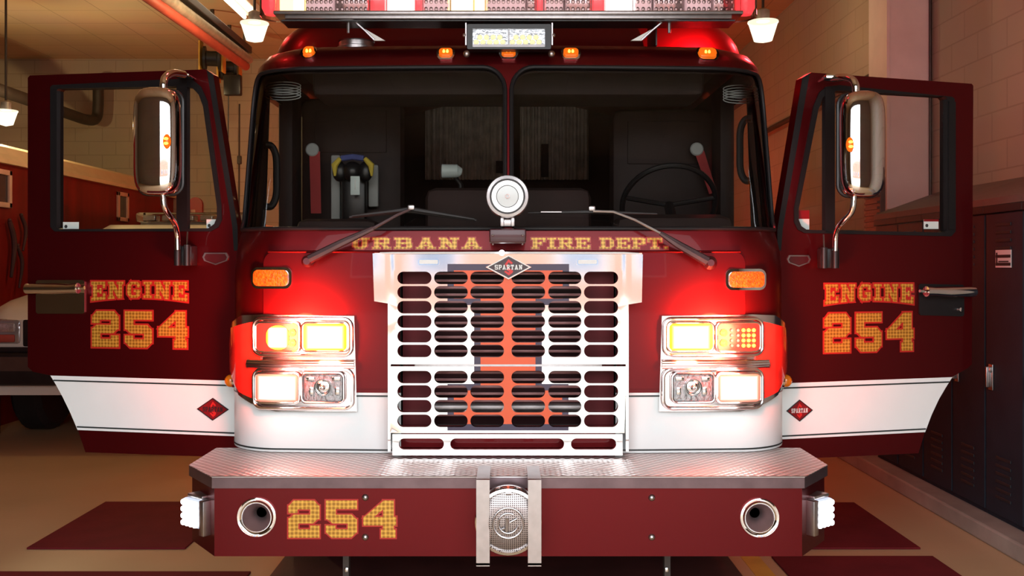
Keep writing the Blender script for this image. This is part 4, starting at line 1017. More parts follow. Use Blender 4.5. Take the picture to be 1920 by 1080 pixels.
# ---------------------------------------------------------------- roof light bar
LB = MB().box((-1.07, 4.40, 2.700), (1.07, 4.59, 2.716), 0.004).box((-1.02, 4.412, 2.682), (1.02, 4.58, 2.700), 0.003)
LB = LB.build('light_bar', 'steel', ENG)
MB().box((-1.04, 4.43, 2.674), (1.04, 4.565, 2.682), 0.002).build('base_channel', 'black', LB, 0)
ylb = 4.44
mods = [(524, 566, 'bar_yellow'), (572, 624, 'bar_clear'), (628, 690, 'led_off'), (694, 722, 'bar_red'), (726, 774, 'bar_white'), (777, 790, 'bar_red'), (794, 842, 'bar_clear'), (846, 886, 'bar_yellow'), (890, 908, 'bar_yellow'), (912, 985, 'bar_clear'), (988, 1004, 'led_off'), (1007, 1018, 'bar_red'), (1022, 1056, 'bar_clear'), (1060, 1108, 'led_off'), (1112, 1134, 'bar_red'), (1138, 1186, 'bar_white'), (1190, 1222, 'bar_clear'), (1226, 1282, 'led_off'), (1287, 1334, 'bar_clear'), (1338, 1378, 'led_off')]
for a, b_, m in mods:
    xa, xb = (a-CX)*ylb/FPX, (b_-CX)*ylb/FPX
    o = MB().box((xa, ylb, 2.718), (xb, ylb+0.06, 2.87), 0.008).build('flash_module', m, LB)
    if m in ('led_off', 'bar_clear'):
        v = MB(); nx = max(2, int((xb-xa)/0.02))
        for i in range(nx):
            for j in range(4): v.sphere((xa+(xb-xa)*(i+0.5)/nx, ylb-0.001, 2.732+j*0.034), 0.009, n=8, sc=(1, 0.6, 1.2))
        v.build('led_lens', 'led_off', o)
MB().box((-1.065, 4.55, 2.716), (1.065, 4.565, 2.88)).build('reflector_plate', 'grey_metal', LB, 0)
cap = MB()
MB().box((-1.06, 4.402, 2.716), (1.06, 4.414, 2.90), 0.003).box((-1.06, 4.402, 2.895), (1.06, 4.59, 2.905), 0.003).build('clear_cover', 'bar_lens', LB)
for s in (-1, 1):
    MB().lathe([(0.085, 0), (0.093, 0.01), (0.093, 0.19), (0.08, 0.20)], (s*1.06, 4.497, 2.705), (0, 0, 1), 28).build('end_dome', 'bar_lens_pink', LB)
    MB().lathe([(0.03, 0), (0.045, 0.03), (0.045, 0.10), (0.03, 0.13)], (s*1.10, 4.497, 2.72), (0, 0, 1), 16).build('end_flasher', 'bar_red', LB)
l = [lamp('light_bar_flash', 'POINT', (-1.34, 4.55, 3.0), 3, (1.0, 0.05, 0.05), 0.05), lamp('light_bar_flash', 'POINT', (1.5, 5.2, 2.9), 20, (1.0, 0.05, 0.06), 0.05),
     lamp('light_bar_flash', 'SPOT', (1.0, 4.66, 2.72), 40, (1.0, 0.03, 0.05), 0.02, rot=(math.radians(82), 0, 0), spot_size=math.radians(160), spot_blend=0.5),
     lamp('light_bar_flash', 'POINT', (-1.36, 5.2, 2.9), 2, (1.0, 0.05, 0.05), 0.04)]
MB().box((0.700, 4.59, 2.60), (0.706, 4.872, 2.80)).build('light_baffle', 'black', LB, 0)  # added baffle, cuts the red roof spot to a sharp side edge
for q in l: q.parent = ENG; q.matrix_parent_inverse = Matrix.Translation(ENG.location).inverted()
for s, px0, px1, ex in ((-1, 640, 668, 702), (1, 1266, 1240, 1203)):
    Y = 4.46
    a, b_, c, d = P(px0, 40, Y), P(px1, 41, Y), P(ex, 75, Y+0.02), P(ex-s*16*-1, 75, Y+0.02)
    br = MB()
    br.tube([P(px0, 41, Y), P(px1-2*s*-1, 41, Y), P((px1+ex)/2, 58, Y), P(ex, 75, Y)], 0.0055, 6)
    br.build('mount_bracket', 'steel', LB)
    tri = [P(px1+(2 if s < 0 else -2), 46, Y), P(ex+(22 if s < 0 else -22)*0.9, 76, Y), P(ex, 76, Y)]
    mm = MB(); mm.add([v for v in tri]+[v+Vector((0, 0.012, 0)) for v in tri], [[0, 1, 2], [5, 4, 3], [0, 3, 4, 1], [1, 4, 5, 2], [2, 5, 3, 0]]); mm.build('gusset', 'white_plastic', LB, 0)
    MB().cyl(P(653 if s < 0 else 1255, 33, Y), P(653 if s < 0 else 1255, 62, Y), 0.007, 8).cbox(P(651 if s < 0 else 1257, 36, Y), (0.07, 0.06, 0.025), 0.004).build('bolt', 'grey_metal', LB)

# ---------------------------------------------------------------- LED work light over the screen
Y = 4.36
wl = MB(); x0, z0 = P(876, 92, Y)[0], P(876, 92, Y)[2]; x1, z1 = P(1033, 45, Y)[0], P(1033, 45, Y)[2]
xa, za = P(886, 88, Y)[0], P(886, 88, Y)[2]; xb, zb_ = P(1022, 53, Y)[0], P(1022, 53, Y)[2]
wl.patch(rrect(x0, z0, x1, z1, 0.006, 3), [rrect(xa, za, xb, zb_, 0.004, 3)], lambda x, z, k: Vector((x, Y-k, z)), None, th=0.07)
wl.box((x0+0.004, Y+0.05, z0+0.004), (x1-0.004, Y+0.075, z1-0.004))
WL = wl.build('work_light', 'black', ENG, 30)
MB().box((xa, Y+0.012, za), (xb, Y+0.02, zb_)).build('reflector', 'clear_plastic', WL, 0)
MB().box(((xa+xb)/2-0.004, Y+0.004, za), ((xa+xb)/2+0.004, Y+0.02, zb_)).box((xa, Y+0.0, za), (xb, Y+0.018, za+0.012)).build('rib', 'grey_metal', WL, 0)
b = MB()
for half in (0, 1):
    for row in (0, 1):
        for k in range(5 if row == 0 else 4):
            xs = xa+(xb-xa)*(0.5*half+0.05+(0.0 if row == 0 else 0.05)+k*0.092)
            b.lathe([(0.0125, 0), (0.009, -0.006), (0.0, -0.004)], (xs, Y+0.012, za+0.024+row*0.022), (0, 1, 0), 10)
b.build('led', 'work_led', WL)
MB().box((xa, Y+0.001, za), (xb, Y+0.004, zb_)).build('cover', 'clear_lens', WL, 0)
for s, px in ((-1, 871), (1, 1038)):
    MB().cbox(P(px-3*s, 66, Y+0.02), (0.006, 0.05, 0.10)).sphere(P(px, 66, Y), 0.009, n=8).sphere(P(px-s*4, 101, Y), 0.016, n=10).build('mount_arm', 'steel', WL)

# ---------------------------------------------------------------- bumper
BF = 3.75; BS = FPX/BF; BT = EYE-(893-CY)/BS; BB = EYE-(1043-CY)/BS
XA, XB = 1.139, 1.297; YC = 3.97
def bq(px, py): return (px-CX)/BS, EYE-(py-CY)/BS
bm_ = MB()
bump = ENG
bmap = lambda x, z, k: Vector((x, BF-k, z))
horns = [bq(482, 969), bq(1423.5, 970)]
bm_.patch([(-XA, BB), (XA, BB), (XA, BT-0.03), (-XA, BT-0.03)], [ellipse(hx, hz, 0.056, 0.056, 36) for hx, hz in horns], bmap, None)
for s in (-1, 1):
    bm_.add([(s*XA, BF, BB), (s*XB, YC, BB), (s*XB, YC, BT-0.03), (s*XA, BF, BT-0.03)], [[0, 1, 2, 3] if s > 0 else [3, 2, 1, 0]])
    bm_.add([(s*XB, YC, BB), (s*XB, 4.30, BB), (s*XB, 4.30, BT-0.03), (s*XB, YC, BT-0.03)], [[0, 1, 2, 3] if s > 0 else [3, 2, 1, 0]])
bm_.add([(-XA, BF, BB), (XA, BF, BB), (XB, YC, BB), (XB, 4.3, BB), (-XB, 4.3, BB), (-XB, YC, BB)], [[5, 4, 3, 2, 1, 0]])
BMP = bm_.build('bumper', 'paint', ENG, 0)
top = [(-XA-0.006, BF-0.012), (XA+0.006, BF-0.012), (XB+0.012, YC-0.004), (XB+0.012, 4.34), (-XB-0.012, 4.34), (-XB-0.012, YC-0.004)]
MB().prism(top, lambda p: (p[0], p[1], BT), lambda p: (p[0], p[1], BT-0.003)).build('tread_plate', 'tread', BMP, 0)
MB().prism(top, lambda p: (p[0], p[1], BT-0.003), lambda p: (p[0], p[1], BT-0.044)).build('top_rail', 'trim_metal', BMP, 0)
MB().tube([(-XA-0.006, BF-0.012, BT), (XA+0.006, BF-0.012, BT)], 0.004, 6).build('rail_edge', 'steel', BMP)
# number on the bumper
a, z0 = bq(541, 1008); b_, z1 = bq(743, 938)
ps, Wn = [], 0
lettering('254', a, z0, b_, z1, bmap, BMP, border=0.0055, gap=0.18, name='unit_number')
b = MB()
for px, py in ((685, 932.5), (685, 1007), (1222, 933), (1222, 1007)):
    x, z = bq(px, py); b.lathe([(0.0135, 0), (0.012, 0.006), (0.007, 0.011), (0, 0.013)], (x, BF, z), (0, -1, 0), 16)
b.build('bolt', 'steel', BMP)
# air horns in the bumper face
for hx, hz in horns:
    o = MB().lathe([(0.052, 0.004), (0.055, 0.012), (0.060, 0.016), (0.0635, 0.018), (0.066, 0.012), (0.070, 0.003), (0.075, 0.006), (0.077, 0.0), (0.076, -0.004)], (hx, BF-0.003, hz), (0, -1, 0), 44, caps=False).build('air_horn', 'chrome', ENG)
    MB().lathe([(0.0525, 0.003), (0.046, -0.012), (0.036, -0.030), (0.026, -0.050), (0.020, -0.075)], (hx, BF-0.003, hz), (0, -1, 0), 40, caps=False).build('bell', 'horn_bell', o)
    MB().lathe([(0.0205, -0.074), (0.0, -0.074)], (hx, BF-0.003, hz), (0, -1, 0), 24).build('throat', 'core_red', o, 0)
# siren with its two straps
cx_, cz_ = bq(953, 0)[0], P(953, 977, 3.62).z; cs = Vector((0.0, 3.62, cz_))
so = MB().lathe([(0.100, 0.125), (0.118, 0.10), (0.124, 0.06), (0.130, 0.03), (0.130, 0.0), (0.124, -0.016), (0.114, -0.020), (0.112, -0.010)], cs, (0, 1, 0), 48).build('siren', 'chrome', ENG)
MB().lathe([(0.113, -0.010), (0.09, -0.022), (0.05, -0.030), (0.0, -0.032)], cs, (0, 1, 0), 40).build('siren_grille', 'perforated', so)
def circ(r, y, n=40, a0=0, a1=2*PI): return [cs+Vector((r*math.cos(a0+(a1-a0)*k/n), y, r*math.sin(a0+(a1-a0)*k/n))) for k in range(n+1)]
q = MB(); q.tube(circ(0.056, -0.030)[:-1], 0.0045, 8, closed=True)
q.tube(circ(0.037, -0.034, 24, math.radians(60), math.radians(345)), 0.004, 8)
q.tube([cs+Vector((-0.004, -0.036, 0.022)), cs+Vector((-0.006, -0.036, -0.030))], 0.007, 8).tube([cs+Vector((0.006, -0.036, 0.004)), cs+Vector((0.032, -0.036, 0.018))], 0.004, 8).tube([cs+Vector((-0.024, -0.034, -0.022)), cs+Vector((-0.012, -0.036, -0.016))], 0.006, 8)
q.tube([cs+Vector((-0.01, -0.02, 0.108)), cs+Vector((0.012, -0.02, 0.108))], 0.006, 8)
q.build('siren_badge', 'steel', so)
for a, b_ in ((893, 918), (990, 1015)):
    Y0 = 3.595; xa = (a-CX)*Y0/FPX; xb = (b_-CX)*Y0/FPX; zt2 = P(0, 900, Y0).z; zb2 = P(0, 1060, Y0).z
    MB().prism([(Y0, zb2), (Y0+0.012, zb2-0.004), (Y0+0.012, zt2-0.006), (Y0+0.02, BT+0.012), (3.82, BT+0.012), (3.82, BT+0.004), (3.86, BT+0.001), (3.86, BT+0.018), (Y0+0.012, BT+0.022), (Y0, zt2)], lambda p: (xa, p[0], p[1]), lambda p: (xb, p[0], p[1])).box((xa, Y0, zb2-0.004), (xb, BF, zb2+0.008)).build('siren_strap', 'steel', ENG, 0)
# corner scene lights
for s in (-1, 1):
    c0 = P(366 if s < 0 else 1540, 961, 3.84); M = Matrix.Translation(c0) @ Matrix.Rotation(s*math.radians(38), 4, 'Z')
    o = MB().box((-0.045, 0.0, -0.064), (0.045, 0.05, 0.064), 0.012, M=M).box((-s*0.078-0.012, -0.03, -0.075), (-s*0.078+0.018, 0.07, 0.062), 0.004, M=M).box((-0.05*1-s*0.01, -0.01, 0.058), (0.05-s*0.01, 0.06, 0.074), 0.005, M=M).build('corner_light', 'steel', ENG)
    MB().box((-0.06, -0.024, -0.055), (0.052, 0.01, 0.056), 0.012, M=M).build('lens', 'led_cool', o)
    v = MB()
    for i in range(4):
        for j in range(4):
            p = M @ Vector(((-0.044+i*0.026)*1.0, -0.024, -0.040+j*0.027)); v.sphere(p, 0.0115, n=8)
    v.build('led', 'led_white', o)
    v = MB()
    la = lamp('corner_light_glow', 'SPOT', c0+Vector((s*0.10, -0.08, 0.0)), 2, (0.92, 0.95, 1.0), 0.04, rot=(PI/2-0.1, 0, -s*math.radians(50)), spot_size=math.radians(150), spot_blend=0.8)
    la.rotation_euler = (math.radians(80), 0, math.radians(180-s*(-50))) if False else la.rotation_euler
    la.parent = ENG; la.matrix_parent_inverse = Matrix.Translation(ENG.location).inverted()
    MB().prism([(s*1.07, 3.80), (s*1.14, 3.79), (s*1.22, 3.90), (s*0.93, 3.92), (s*0.93, 3.80)] if s > 0 else [(s*0.93, 3.80), (s*0.93, 3.92), (s*1.22, 3.90), (s*1.14, 3.79), (s*1.07, 3.80)], lambda p: (p[0], p[1], BB-0.001), lambda p: (p[0], p[1], BB-0.012)).build('bumper_tab', 'white_plastic', ENG, 0)
for px in (650, 1250):
    c = P(px, 1064, 3.95)
    MB().box((c.x-0.012, 3.93, 0.20), (c.x+0.012, 3.97, BB)).build('tow_eye', 'pipe_dark', ENG, 0)
    MB().cbox(P(px, 1068, 3.925), (0.014, 0.012, 0.018), 0.003).cbox((c.x, 3.95, 0.20), (0.05, 0.06, 0.04), 0.01).build('tow_pin', 'chrome', ENG)

# warning lights along the sides
for s in (-1, 1):
    for yy, zz, en in ((7.15, 0.86, 10), (12.1, 1.9, 70 if s > 0 else 100)):
        xx = s*1.262 if yy < 7.2 else s*1.20
        o = MB().box((xx-0.012, yy-0.11, zz-0.06), (xx+0.012, yy+0.11, zz+0.06), 0.006).build('side_warning_light', 'chrome', ENG)
        MB().box((xx+s*0.010-0.012, yy-0.09, zz-0.045), (xx+s*0.010+0.012, yy+0.09, zz+0.045), 0.006).build('lens', 'bar_red', o)
        l = lamp('side_warning_glow', 'POINT', (xx+s*0.12, yy, zz), en, (1.0, 0.10, 0.03), 0.05); l.parent = ENG; l.matrix_parent_inverse = Matrix.Translation(ENG.location).inverted()
# ---------------------------------------------------------------- chassis, wheels, pump body behind
MB().box((-0.55, 4.3, 0.45), (-0.43, 11.2, 0.70)).box((0.43, 4.3, 0.45), (0.55, 11.2, 0.70)).box((-0.9, 4.36, 0.50), (0.9, 4.42, 0.74)).build('chassis_frame', 'pipe_dark', ENG, 0)
for s in (-1, 1):
    for yy in (5.75, 9.6):
        wv = MB().lathe([(0.28, -0.14), (0.46, -0.155), (0.51, -0.12), (0.52, 0), (0.51, 0.12), (0.46, 0.155), (0.28, 0.14)], (s*1.06, yy, 0.522), (1, 0, 0), 40).build('wheel', 'rubber', ENG)
        MB().lathe([(0.30, 0.12), (0.27, 0.06), (0.12, 0.05), (0.10, 0.15), (0.0, 0.15)], (s*1.06, yy, 0.522), (s, 0, 0), 32).build('hub', 'chrome', wv)
pb = MB().box((-1.20, 7.3, 0.62), (1.20, 12.4, 2.72), 0.02).build('pump_body', 'paint', ENG)
for s in (-1, 1):
    for k in range(3):
        v = MB()
        for j in range(22): v.box((s*1.20-0.008, 7.6+k*1.25, 1.05+j*0.07), (s*1.20+0.008, 8.6+k*1.25, 1.112+j*0.07), 0.004)
        v.build('roll_door', 'steel', pb)

# ---------------------------------------------------------------- front doors, mirrors
def door_side(sg):
    H = Vector((sg*1.285, 4.575)); O = Vector((sg*2.364, 4.757)) if sg < 0 else Vector((sg*2.330, 4.835))
    d = (O-H); L = d.length; d.normalize(); nrm = Vector((d.y, -d.x)) if sg > 0 else Vector((-d.y, d.x))   # towards the camera
    if nrm.y > 0: nrm = -nrm
    def duz(px, py):
        t = (px-CX)/FPX; u = (t*H.y-H.x)/(d.x-t*d.y); Y = H.y+d.y*u
        return u, EYE-(py-CY)*Y/FPX
    def dm(u, z, k=0.0): q = H+d*u+nrm*k; return Vector((q.x, q.y, z))
    return duz, dm, d, nrm
DL = door_side(-1); DR = door_side(1)
def make_door(sg):
    duz, dm, d, nrm = DL if sg < 0 else DR
    lp = (lambda *pts: [duz(*p) for p in pts])
    m = dm if sg > 0 else dm
    if sg < 0:
        out = lp((52, 146), (56, 141.5), (386, 130), (400, 140), (445, 425), (446, 470), (446, 858), (160, 848), (146, 806), (133, 775), (118, 744), (106, 722), (95, 704), (62, 697), (52, 688))
        win_o = [(96, 164), (100, 160), (345, 148), (362, 150), (378, 163), (390, 190), (416, 385), (417, 412), (411, 426), (396, 434), (104, 434), (96, 426)]
        win_i = [(108, 170), (111, 166.5), (345, 162), (362, 165), (374, 178), (382, 200), (408, 388), (408, 408), (403, 420), (392, 428), (113, 430), (108, 426)]
        band = [(95, 704), (446, 714), (446, 818), (146, 806), (133, 775), (118, 744), (106, 722)]
        pins = [((101, 713), (446, 723)), ((145, 800), (446, 812))]
    else:
        out = lp((1825, 161), (1822, 157), (1521, 136), (1504, 146), (1458, 430), (1457, 470), (1456, 862), (1722, 850), (1734, 810), (1746, 778), (1760, 748), (1773, 726), (1785, 707), (1815, 690), (1822, 683))
        win_o = [(1788, 186), (1784, 182), (1572, 160), (1548, 163), (1535, 174), (1524, 200), (1488, 390), (1488, 416), (1494, 430), (1507, 437), (1782, 443), (1790, 434)]
        win_i = [(1774, 186), (1770, 181), (1572, 170), (1552, 174), (1541, 184), (1533, 206), (1496, 392), (1496, 412), (1501, 424), (1511, 431), (1768, 436), (1774, 432)]
        band = [(1785, 707), (1456, 719), (1456, 824), (1734, 810), (1746, 778), (1760, 748), (1773, 726)]
        pins = [((1779, 716), (1456, 728)), ((1735, 804), (1456, 818))]
    wo, wi = lp(*win_o), lp(*win_i)
    D = MB().patch(out, [wo], dm, None, th=0.055).build('front_door', 'paint', ENG, 30)
    MB().patch(wo, [wi], lambda u, z, k: dm(u, z, 0.008+k), None, th=0.055).build('window_frame', 'gasket', D, 30)
    MB().patch(wi, [], lambda u, z, k: dm(u, z, -0.02+k), None, th=0.005).build('window_glass', 'door_glass', D, 0)
    MB().patch(lp(*band), [], lambda u, z, k: dm(u, z, 0.003), None).build('white_band', 'white_stripe', D, 0)
    pm = MB()
    for a, b in pins:
        (u0, z0), (u1, z1) = duz(*a), duz(*b); t = 0.0035
        pm.add([dm(u0, z0-t, 0.005), dm(u1, z1-t, 0.005), dm(u1, z1+t, 0.005), dm(u0, z0+t, 0.005)], [[0, 1, 2, 3]])
    pm.build('pin_stripe', 'pin_dark', D, 0)
    # vertical divider of the quarter light
    xs = (333, 353) if sg < 0 else (1545, 1563)
    MB().patch(lp((xs[0], 150 if sg < 0 else 164), (xs[1], 150 if sg < 0 else 164), (xs[1], 434), (xs[0], 434)), [], lambda u, z, k: dm(u, z, 0.012+k), None, th=0.03).build('window_divider', 'gasket', D, 30)
    if sg > 0: MB().patch(lp((1776, 190), (1788, 192), (1788, 430), (1776, 430)), [], lambda u, z, k: dm(u, z, 0.016+k), None, th=0.02).build('window_channel', 'gasket', D, 30)
    es = [(388, 131), (400, 140), (446, 425), (446, 470), (439, 470), (436, 425)] if sg < 0 else [(1518, 137), (1504, 146), (1457, 430), (1457, 470), (1464, 470), (1467, 430)]
    MB().patch(lp(*es), [], lambda u, z, k: dm(u, z, 0.003), None).build('edge_seal', 'gasket', D, 0)
    # writing. u runs outward, so flip it on the left door for reading order
    if sg < 0: T0 = lambda x, z, k: dm(-x, z, k)
    else: T0 = dm
    def box_uz(px0, py0, px1, py1):
        (u0, z1), (u1, z0) = duz(px0, py0), duz(px1, py1); return (u0, z0, u1, z1) if sg > 0 else (-u0, z0, -u1, z1)
    e = box_uz(172, 528, 352, 559) if sg < 0 else box_uz(1546, 533, 1712, 563)
    lettering('ENGINE', *e, T0, D, border=0.008, gap=0.16, arch=0.22, name='door_lettering')
    e = box_uz(173, 583, 352, 653) if sg < 0 else box_uz(1545, 588, 1712, 657)
    lettering('254', *e, T0, D, border=0.008, gap=0.20, name='unit_number')
    # maker's diamond on the band
    e = duz(400, 767) if sg < 0 else duz(1498, 769.5)
    hw, hh = (0.081, 0.054) if sg < 0 else (0.070, 0.052)
    spartan(D, (-e[0] if sg < 0 else e[0]), e[1], hw, hh, T0, 0.002, 'emblem_dark', 'emblem_red', 'emblem_dark' if sg < 0 else 'white_plastic', 'red_vivid')
    # shield badge
    e = duz(405, 485) if sg < 0 else duz(1497, 489); sc_ = 1.0 if sg < 0 else 0.94
    pent = [(e[0]+a*sc_, e[1]+b*sc_) for a, b in ((-0.055, 0.028), (0.055, 0.028), (0.066, 0.008), (0.058, -0.010), (0, -0.030), (-0.058, -0.010), (-0.066, 0.008))]
    pin = [(e[0]+(a-e[0])*0.88, e[1]+(b-e[1])*0.80) for a, b in pent]
    MB().patch(pent, [pin], lambda u, z, k: dm(u, z, 0.006+k), None, th=0.006).build('shield_badge', 'steel', D, 0)
    bb = MB()
    MB().patch(pin, [], lambda u, z, k: dm(u, z, 0.003), None).build('shield_field', 'paint_dark', D, 0)
    # handle
    if sg < 0:
        MB().patch(lp((69, 528), (72, 525), (157, 525), (160, 528), (160, 585), (157, 588), (72, 588), (69, 585)), [], lambda u, z, k: dm(u, z, 0.008+k), None, th=0.008).build('handle_plate', 'grille_steel', D, 0)
        hp = [(62, 541), (84, 541), (118, 541), (140, 541), (158, 540)]
    else:
        MB().patch(lp((1722, 535), (1725, 532), (1803, 534), (1806, 537), (1806, 590), (1803, 593), (1725, 591), (1722, 588)), [], lambda u, z, k: dm(u, z, 0.008+k), None, th=0.008).build('handle_plate', 'gasket', D, 0)
        hp = [(1814, 547), (1796, 547), (1765, 547), (1740, 546), (1724, 546)]
        e = duz(1796, 580); MB().lathe([(0.013, 0), (0.010, 0.016), (0, 0.018)], dm(e[0], e[1], 0.008), (nrm.x, nrm.y, 0), 14).build('key_lock', 'chrome', D)
    pts = [dm(*duz(*q), 0.05) for q in hp]
    hb = MB().tube(pts, [0.024, 0.026, 0.026, 0.022, 0.026], 14).build('handle', 'chrome', D)
    a_, b_ = (duz(159, 540), duz(170, 539)) if sg < 0 else (duz(1723, 546), duz(1712, 545))
    MB().tube([dm(*a_, 0.05), dm(*b_, 0.05)], 0.008, 8).cbox(dm(*duz(*(hp[3])), 0.025), (0.03, 0.05, 0.03), 0.005).cbox(dm(*duz(*(hp[1])), 0.025), (0.03, 0.05, 0.03), 0.005).build('handle_pin', 'chrome', D)
    # stickers on the glass
    st = ((114, 416, 144, 429, False), (384, 411, 411, 429, False)) if sg < 0 else ((1492, 394, 1521, 430, True), (1736, 411, 1764, 429, True))
    for (x0, y0, x1, y1, red) in st:
        b = MB().patch(lp((x0, y1), (x1, y1), (x1, y0), (x0, y0)), [], lambda u, z, k: dm(u, z, -0.017), None)
        o = b.build('window_sticker', 'tag_white', D, 0)
        if red:
            MB().patch(lp((x0, y0+(y1-y0)*(0.45 if y1-y0 > 25 else 0.22)), (x1, y0+(y1-y0)*(0.45 if y1-y0 > 25 else 0.22)), (x1, y0), (x0, y0)), [], lambda u, z, k: dm(u, z, -0.0155), None).build('sticker_band', 'emblem_red', D, 0)
        xm, ym = (x0*0.8+x1*0.2), (y0*0.35+y1*0.65)
        if y1-y0 < 25: MB().patch(lp(*[(xm+3*math.cos(k*PI/4), ym+3.4*math.sin(k*PI/4)) for k in range(8)]), [], lambda u, z, k: dm(u, z, -0.0150), None).build('sticker_mark', 'signtext', D, 0)
    # inner hinge edge
    return D
make_door(-1); make_door(1)

def mirror(sg):
    c = P(296.5, 266, 4.33) if sg < 0 else P(1615.5, 271, 4.40)
    a, b, h = 0.104 if sg < 0 else 0.100, 0.075, 0.242
    NZ, NK = 22, 40; vs, fs = [], []
    for i in range(NZ+1):
        t = -1+2*i/NZ; tt = math.sin(t*PI/2); z = h*tt
        k = (1-abs(tt)**7)**(1/3.2) if abs(tt) < 1 else 0.0
        k = max(k, 0.02)
        for j in range(NK):
            q = 2*PI*j/NK; ca, sa = math.cos(q), math.sin(q)
            x = a*k*(abs(ca)**0.62)*(1 if ca > 0 else -1)*(0.97+0.03*math.cos(tt*1.5)); y = b*k*(abs(sa)**0.8)*(1 if sa > 0 else -1)
            if y > 0.35*b: y = 0.35*b
            vs.append((c.x+x, c.y+y, c.z+z))
    for i in range(NZ):
        for j in range(NK): fs.append([i*NK+j, i*NK+(j+1) % NK, (i+1)*NK+(j+1) % NK, (i+1)*NK+j])
    fs += [list(range(NK))[::-1], [NZ*NK+j for j in range(NK)]]
    M_ = MB().add(vs, fs).build('side_mirror', 'chrome', ENG, 50)
    # dark rim with mirror glass facing back
    MB().tube([c+Vector((x, 0.030, z)) for x, z in rrect(-a*0.97, -h*0.96, a*0.97, h*0.96, 0.05, 6)], 0.010, 8, closed=True).build('rim', 'black', M_)
    MB().patch(rrect(-a*0.93, -h*0.93, a*0.93, h*0.93, 0.045, 6), [], lambda x, z, k: c+Vector((x, 0.032, z)), None).build('mirror_glass', 'chrome', M_, 0)
    if sg < 0:
        up = [P(306, 172, 4.33), P(307, 155, 4.33), P(312, 143, 4.36), P(326, 137, 4.42), P(345, 140, 4.50)]
        lo = [P(305, 358, 4.33), P(306, 375, 4.33), P(309, 390, 4.34), P(318, 405, 4.38), P(328, 420, 4.44), P(332, 440, 4.48), P(333, 468, 4.49)]
        plate = (P(322, 138, 4.50), P(362, 146, 4.56)); posts = (333, 350.5); py = (459, 498); al = P(313, 265, 4.255)
    else:
        up = [P(1605, 176, 4.40), P(1604, 160, 4.40), P(1597, 149, 4.42), P(1580, 144.5, 4.47), P(1562, 147, 4.54)]
        lo = [P(1601, 366, 4.40), P(1600, 384, 4.40), P(1595, 400, 4.42), P(1580, 416, 4.46), P(1571, 428, 4.50), P(1567, 445, 4.53), P(1566, 470, 4.54)]
        plate = (P(1541, 143, 4.56), P(1582, 153, 4.58)); posts = (1566, 1545); py = (464, 503); al = P(1593.5, 271, 4.325)
    MB().tube(catmull(up, 6), 0.017, 12).build('upper_arm', 'chrome', M_)
    MB().tube(catmull(lo, 6), 0.0135, 12).build('lower_arm', 'chrome', M_)
    p0, p1 = plate
    MB().box((min(p0.x, p1.x), 4.50, min(p0.z, p1.z)), (max(p0.x, p1.x), 4.63, max(p0.z, p1.z)), 0.008).build('arm_bracket', 'chrome', M_)
    br = MB(); Yp = 4.52 if sg < 0 else 4.56
    for k, px in enumerate(posts): br.tube([P(px, py[0], Yp-0.01), P(px, py[1], Yp-0.01)], 0.016, 12)
    xx = [P(p, 0, Yp).x for p in posts]; br.box((min(xx)-0.012, Yp, P(0, py[1], Yp).z), (max(xx)+0.02, Yp+0.10, P(0, py[0]+2, Yp).z), 0.004)
    br.build('lower_bracket', 'black', M_)
    MB().tube([P(posts[1], py[0], Yp), P(posts[1]+(-1 if sg > 0 else 1), py[0]-24, Yp+0.03)], 0.004, 6).build('bracket_pin', 'steel', M_)
    al = Vector((al.x, al.y, al.z))
    MB().sphere(al, 0.033, n=16, sc=(0.52, 0.5, 1.0)).build('amber_marker', 'amber_lit', M_)
    b = MB()
    for dz in (-0.010, 0.010): b.sphere(al+Vector((0, -0.012, dz)), 0.009, n=8, sc=(1.2, 0.8, 0.8))
    b.build('amber_bulb', 'amber_hot', M_)
mirror(-1); mirror(1)

# ---------------------------------------------------------------- inside the cab
def seat(px, py, Y, label_emblem=True):
    c = P(px, py, Y); x = c.x
    S = MB().box((x-0.25, Y-0.50, 1.20), (x+0.25, Y+0.05, 1.34), 0.05).build('seat', 'vinyl', ENG)
    MB().box((x-0.29, Y+0.012, 1.30), (x+0.29, Y+0.14, c.z+0.20), 0.06).build('backrest', 'vinyl', S)
    MB().box((x-0.20, Y+0.005, c.z-0.11), (x+0.20, Y+0.12, c.z+0.13), 0.008).build('headrest', 'vinyl', S)
    MB().box((x-0.2, Y-0.45, 0.98), (x+0.2, Y+0.05, 1.20), 0.02).build('pedestal', 'black', S)
    fm = lambda u, z, k: Vector((u, Y+0.008-k, z))
    MB().patch(diamond(x, c.z, 0.055, 0.037), [diamond(x, c.z, 0.050, 0.0335)], lambda u, z, k: fm(u, z, 0.001), None).build('emblem_outline', 'silver_grey', S, 0)
    lettering('SPARTAN', x-0.036, c.z-0.006, x+0.036, c.z+0.006, fm, S, edge=None, gap=0.2, name='emblem_wordmark', off=0.001, fill='silver_grey')
    return S
sL = seat(657, 249, 5.35); sR = seat(1245, 270, 5.30)
def belt(parent, px, py, pts, Y):
    c = P(px, py, Y)
    MB().lathe([(0.036, 0), (0.036, -0.01), (0.03, -0.016), (0, -0.016)], c, (0, 1, 0), 24).build('belt_guide', 'silver_grey', parent)
    a = [P(p, q, Y-0.01) for p, q in pts]
    MB().add(a+[v+Vector((0, 0.004, 0)) for v in a], [[0, 1, 2, 3], [7, 6, 5, 4], [0, 4, 5, 1], [1, 5, 6, 2], [2, 6, 7, 3], [3, 7, 4, 0]]).build('seat_belt', 'belt_red', parent, 0)
belt(sL, 586, 281, [(580, 284), (600, 284), (602, 400), (583, 400)], 5.22)
belt(sR, 1306, 280, [(1302, 284), (1320, 282), (1344, 360), (1330, 364)], 5.22)
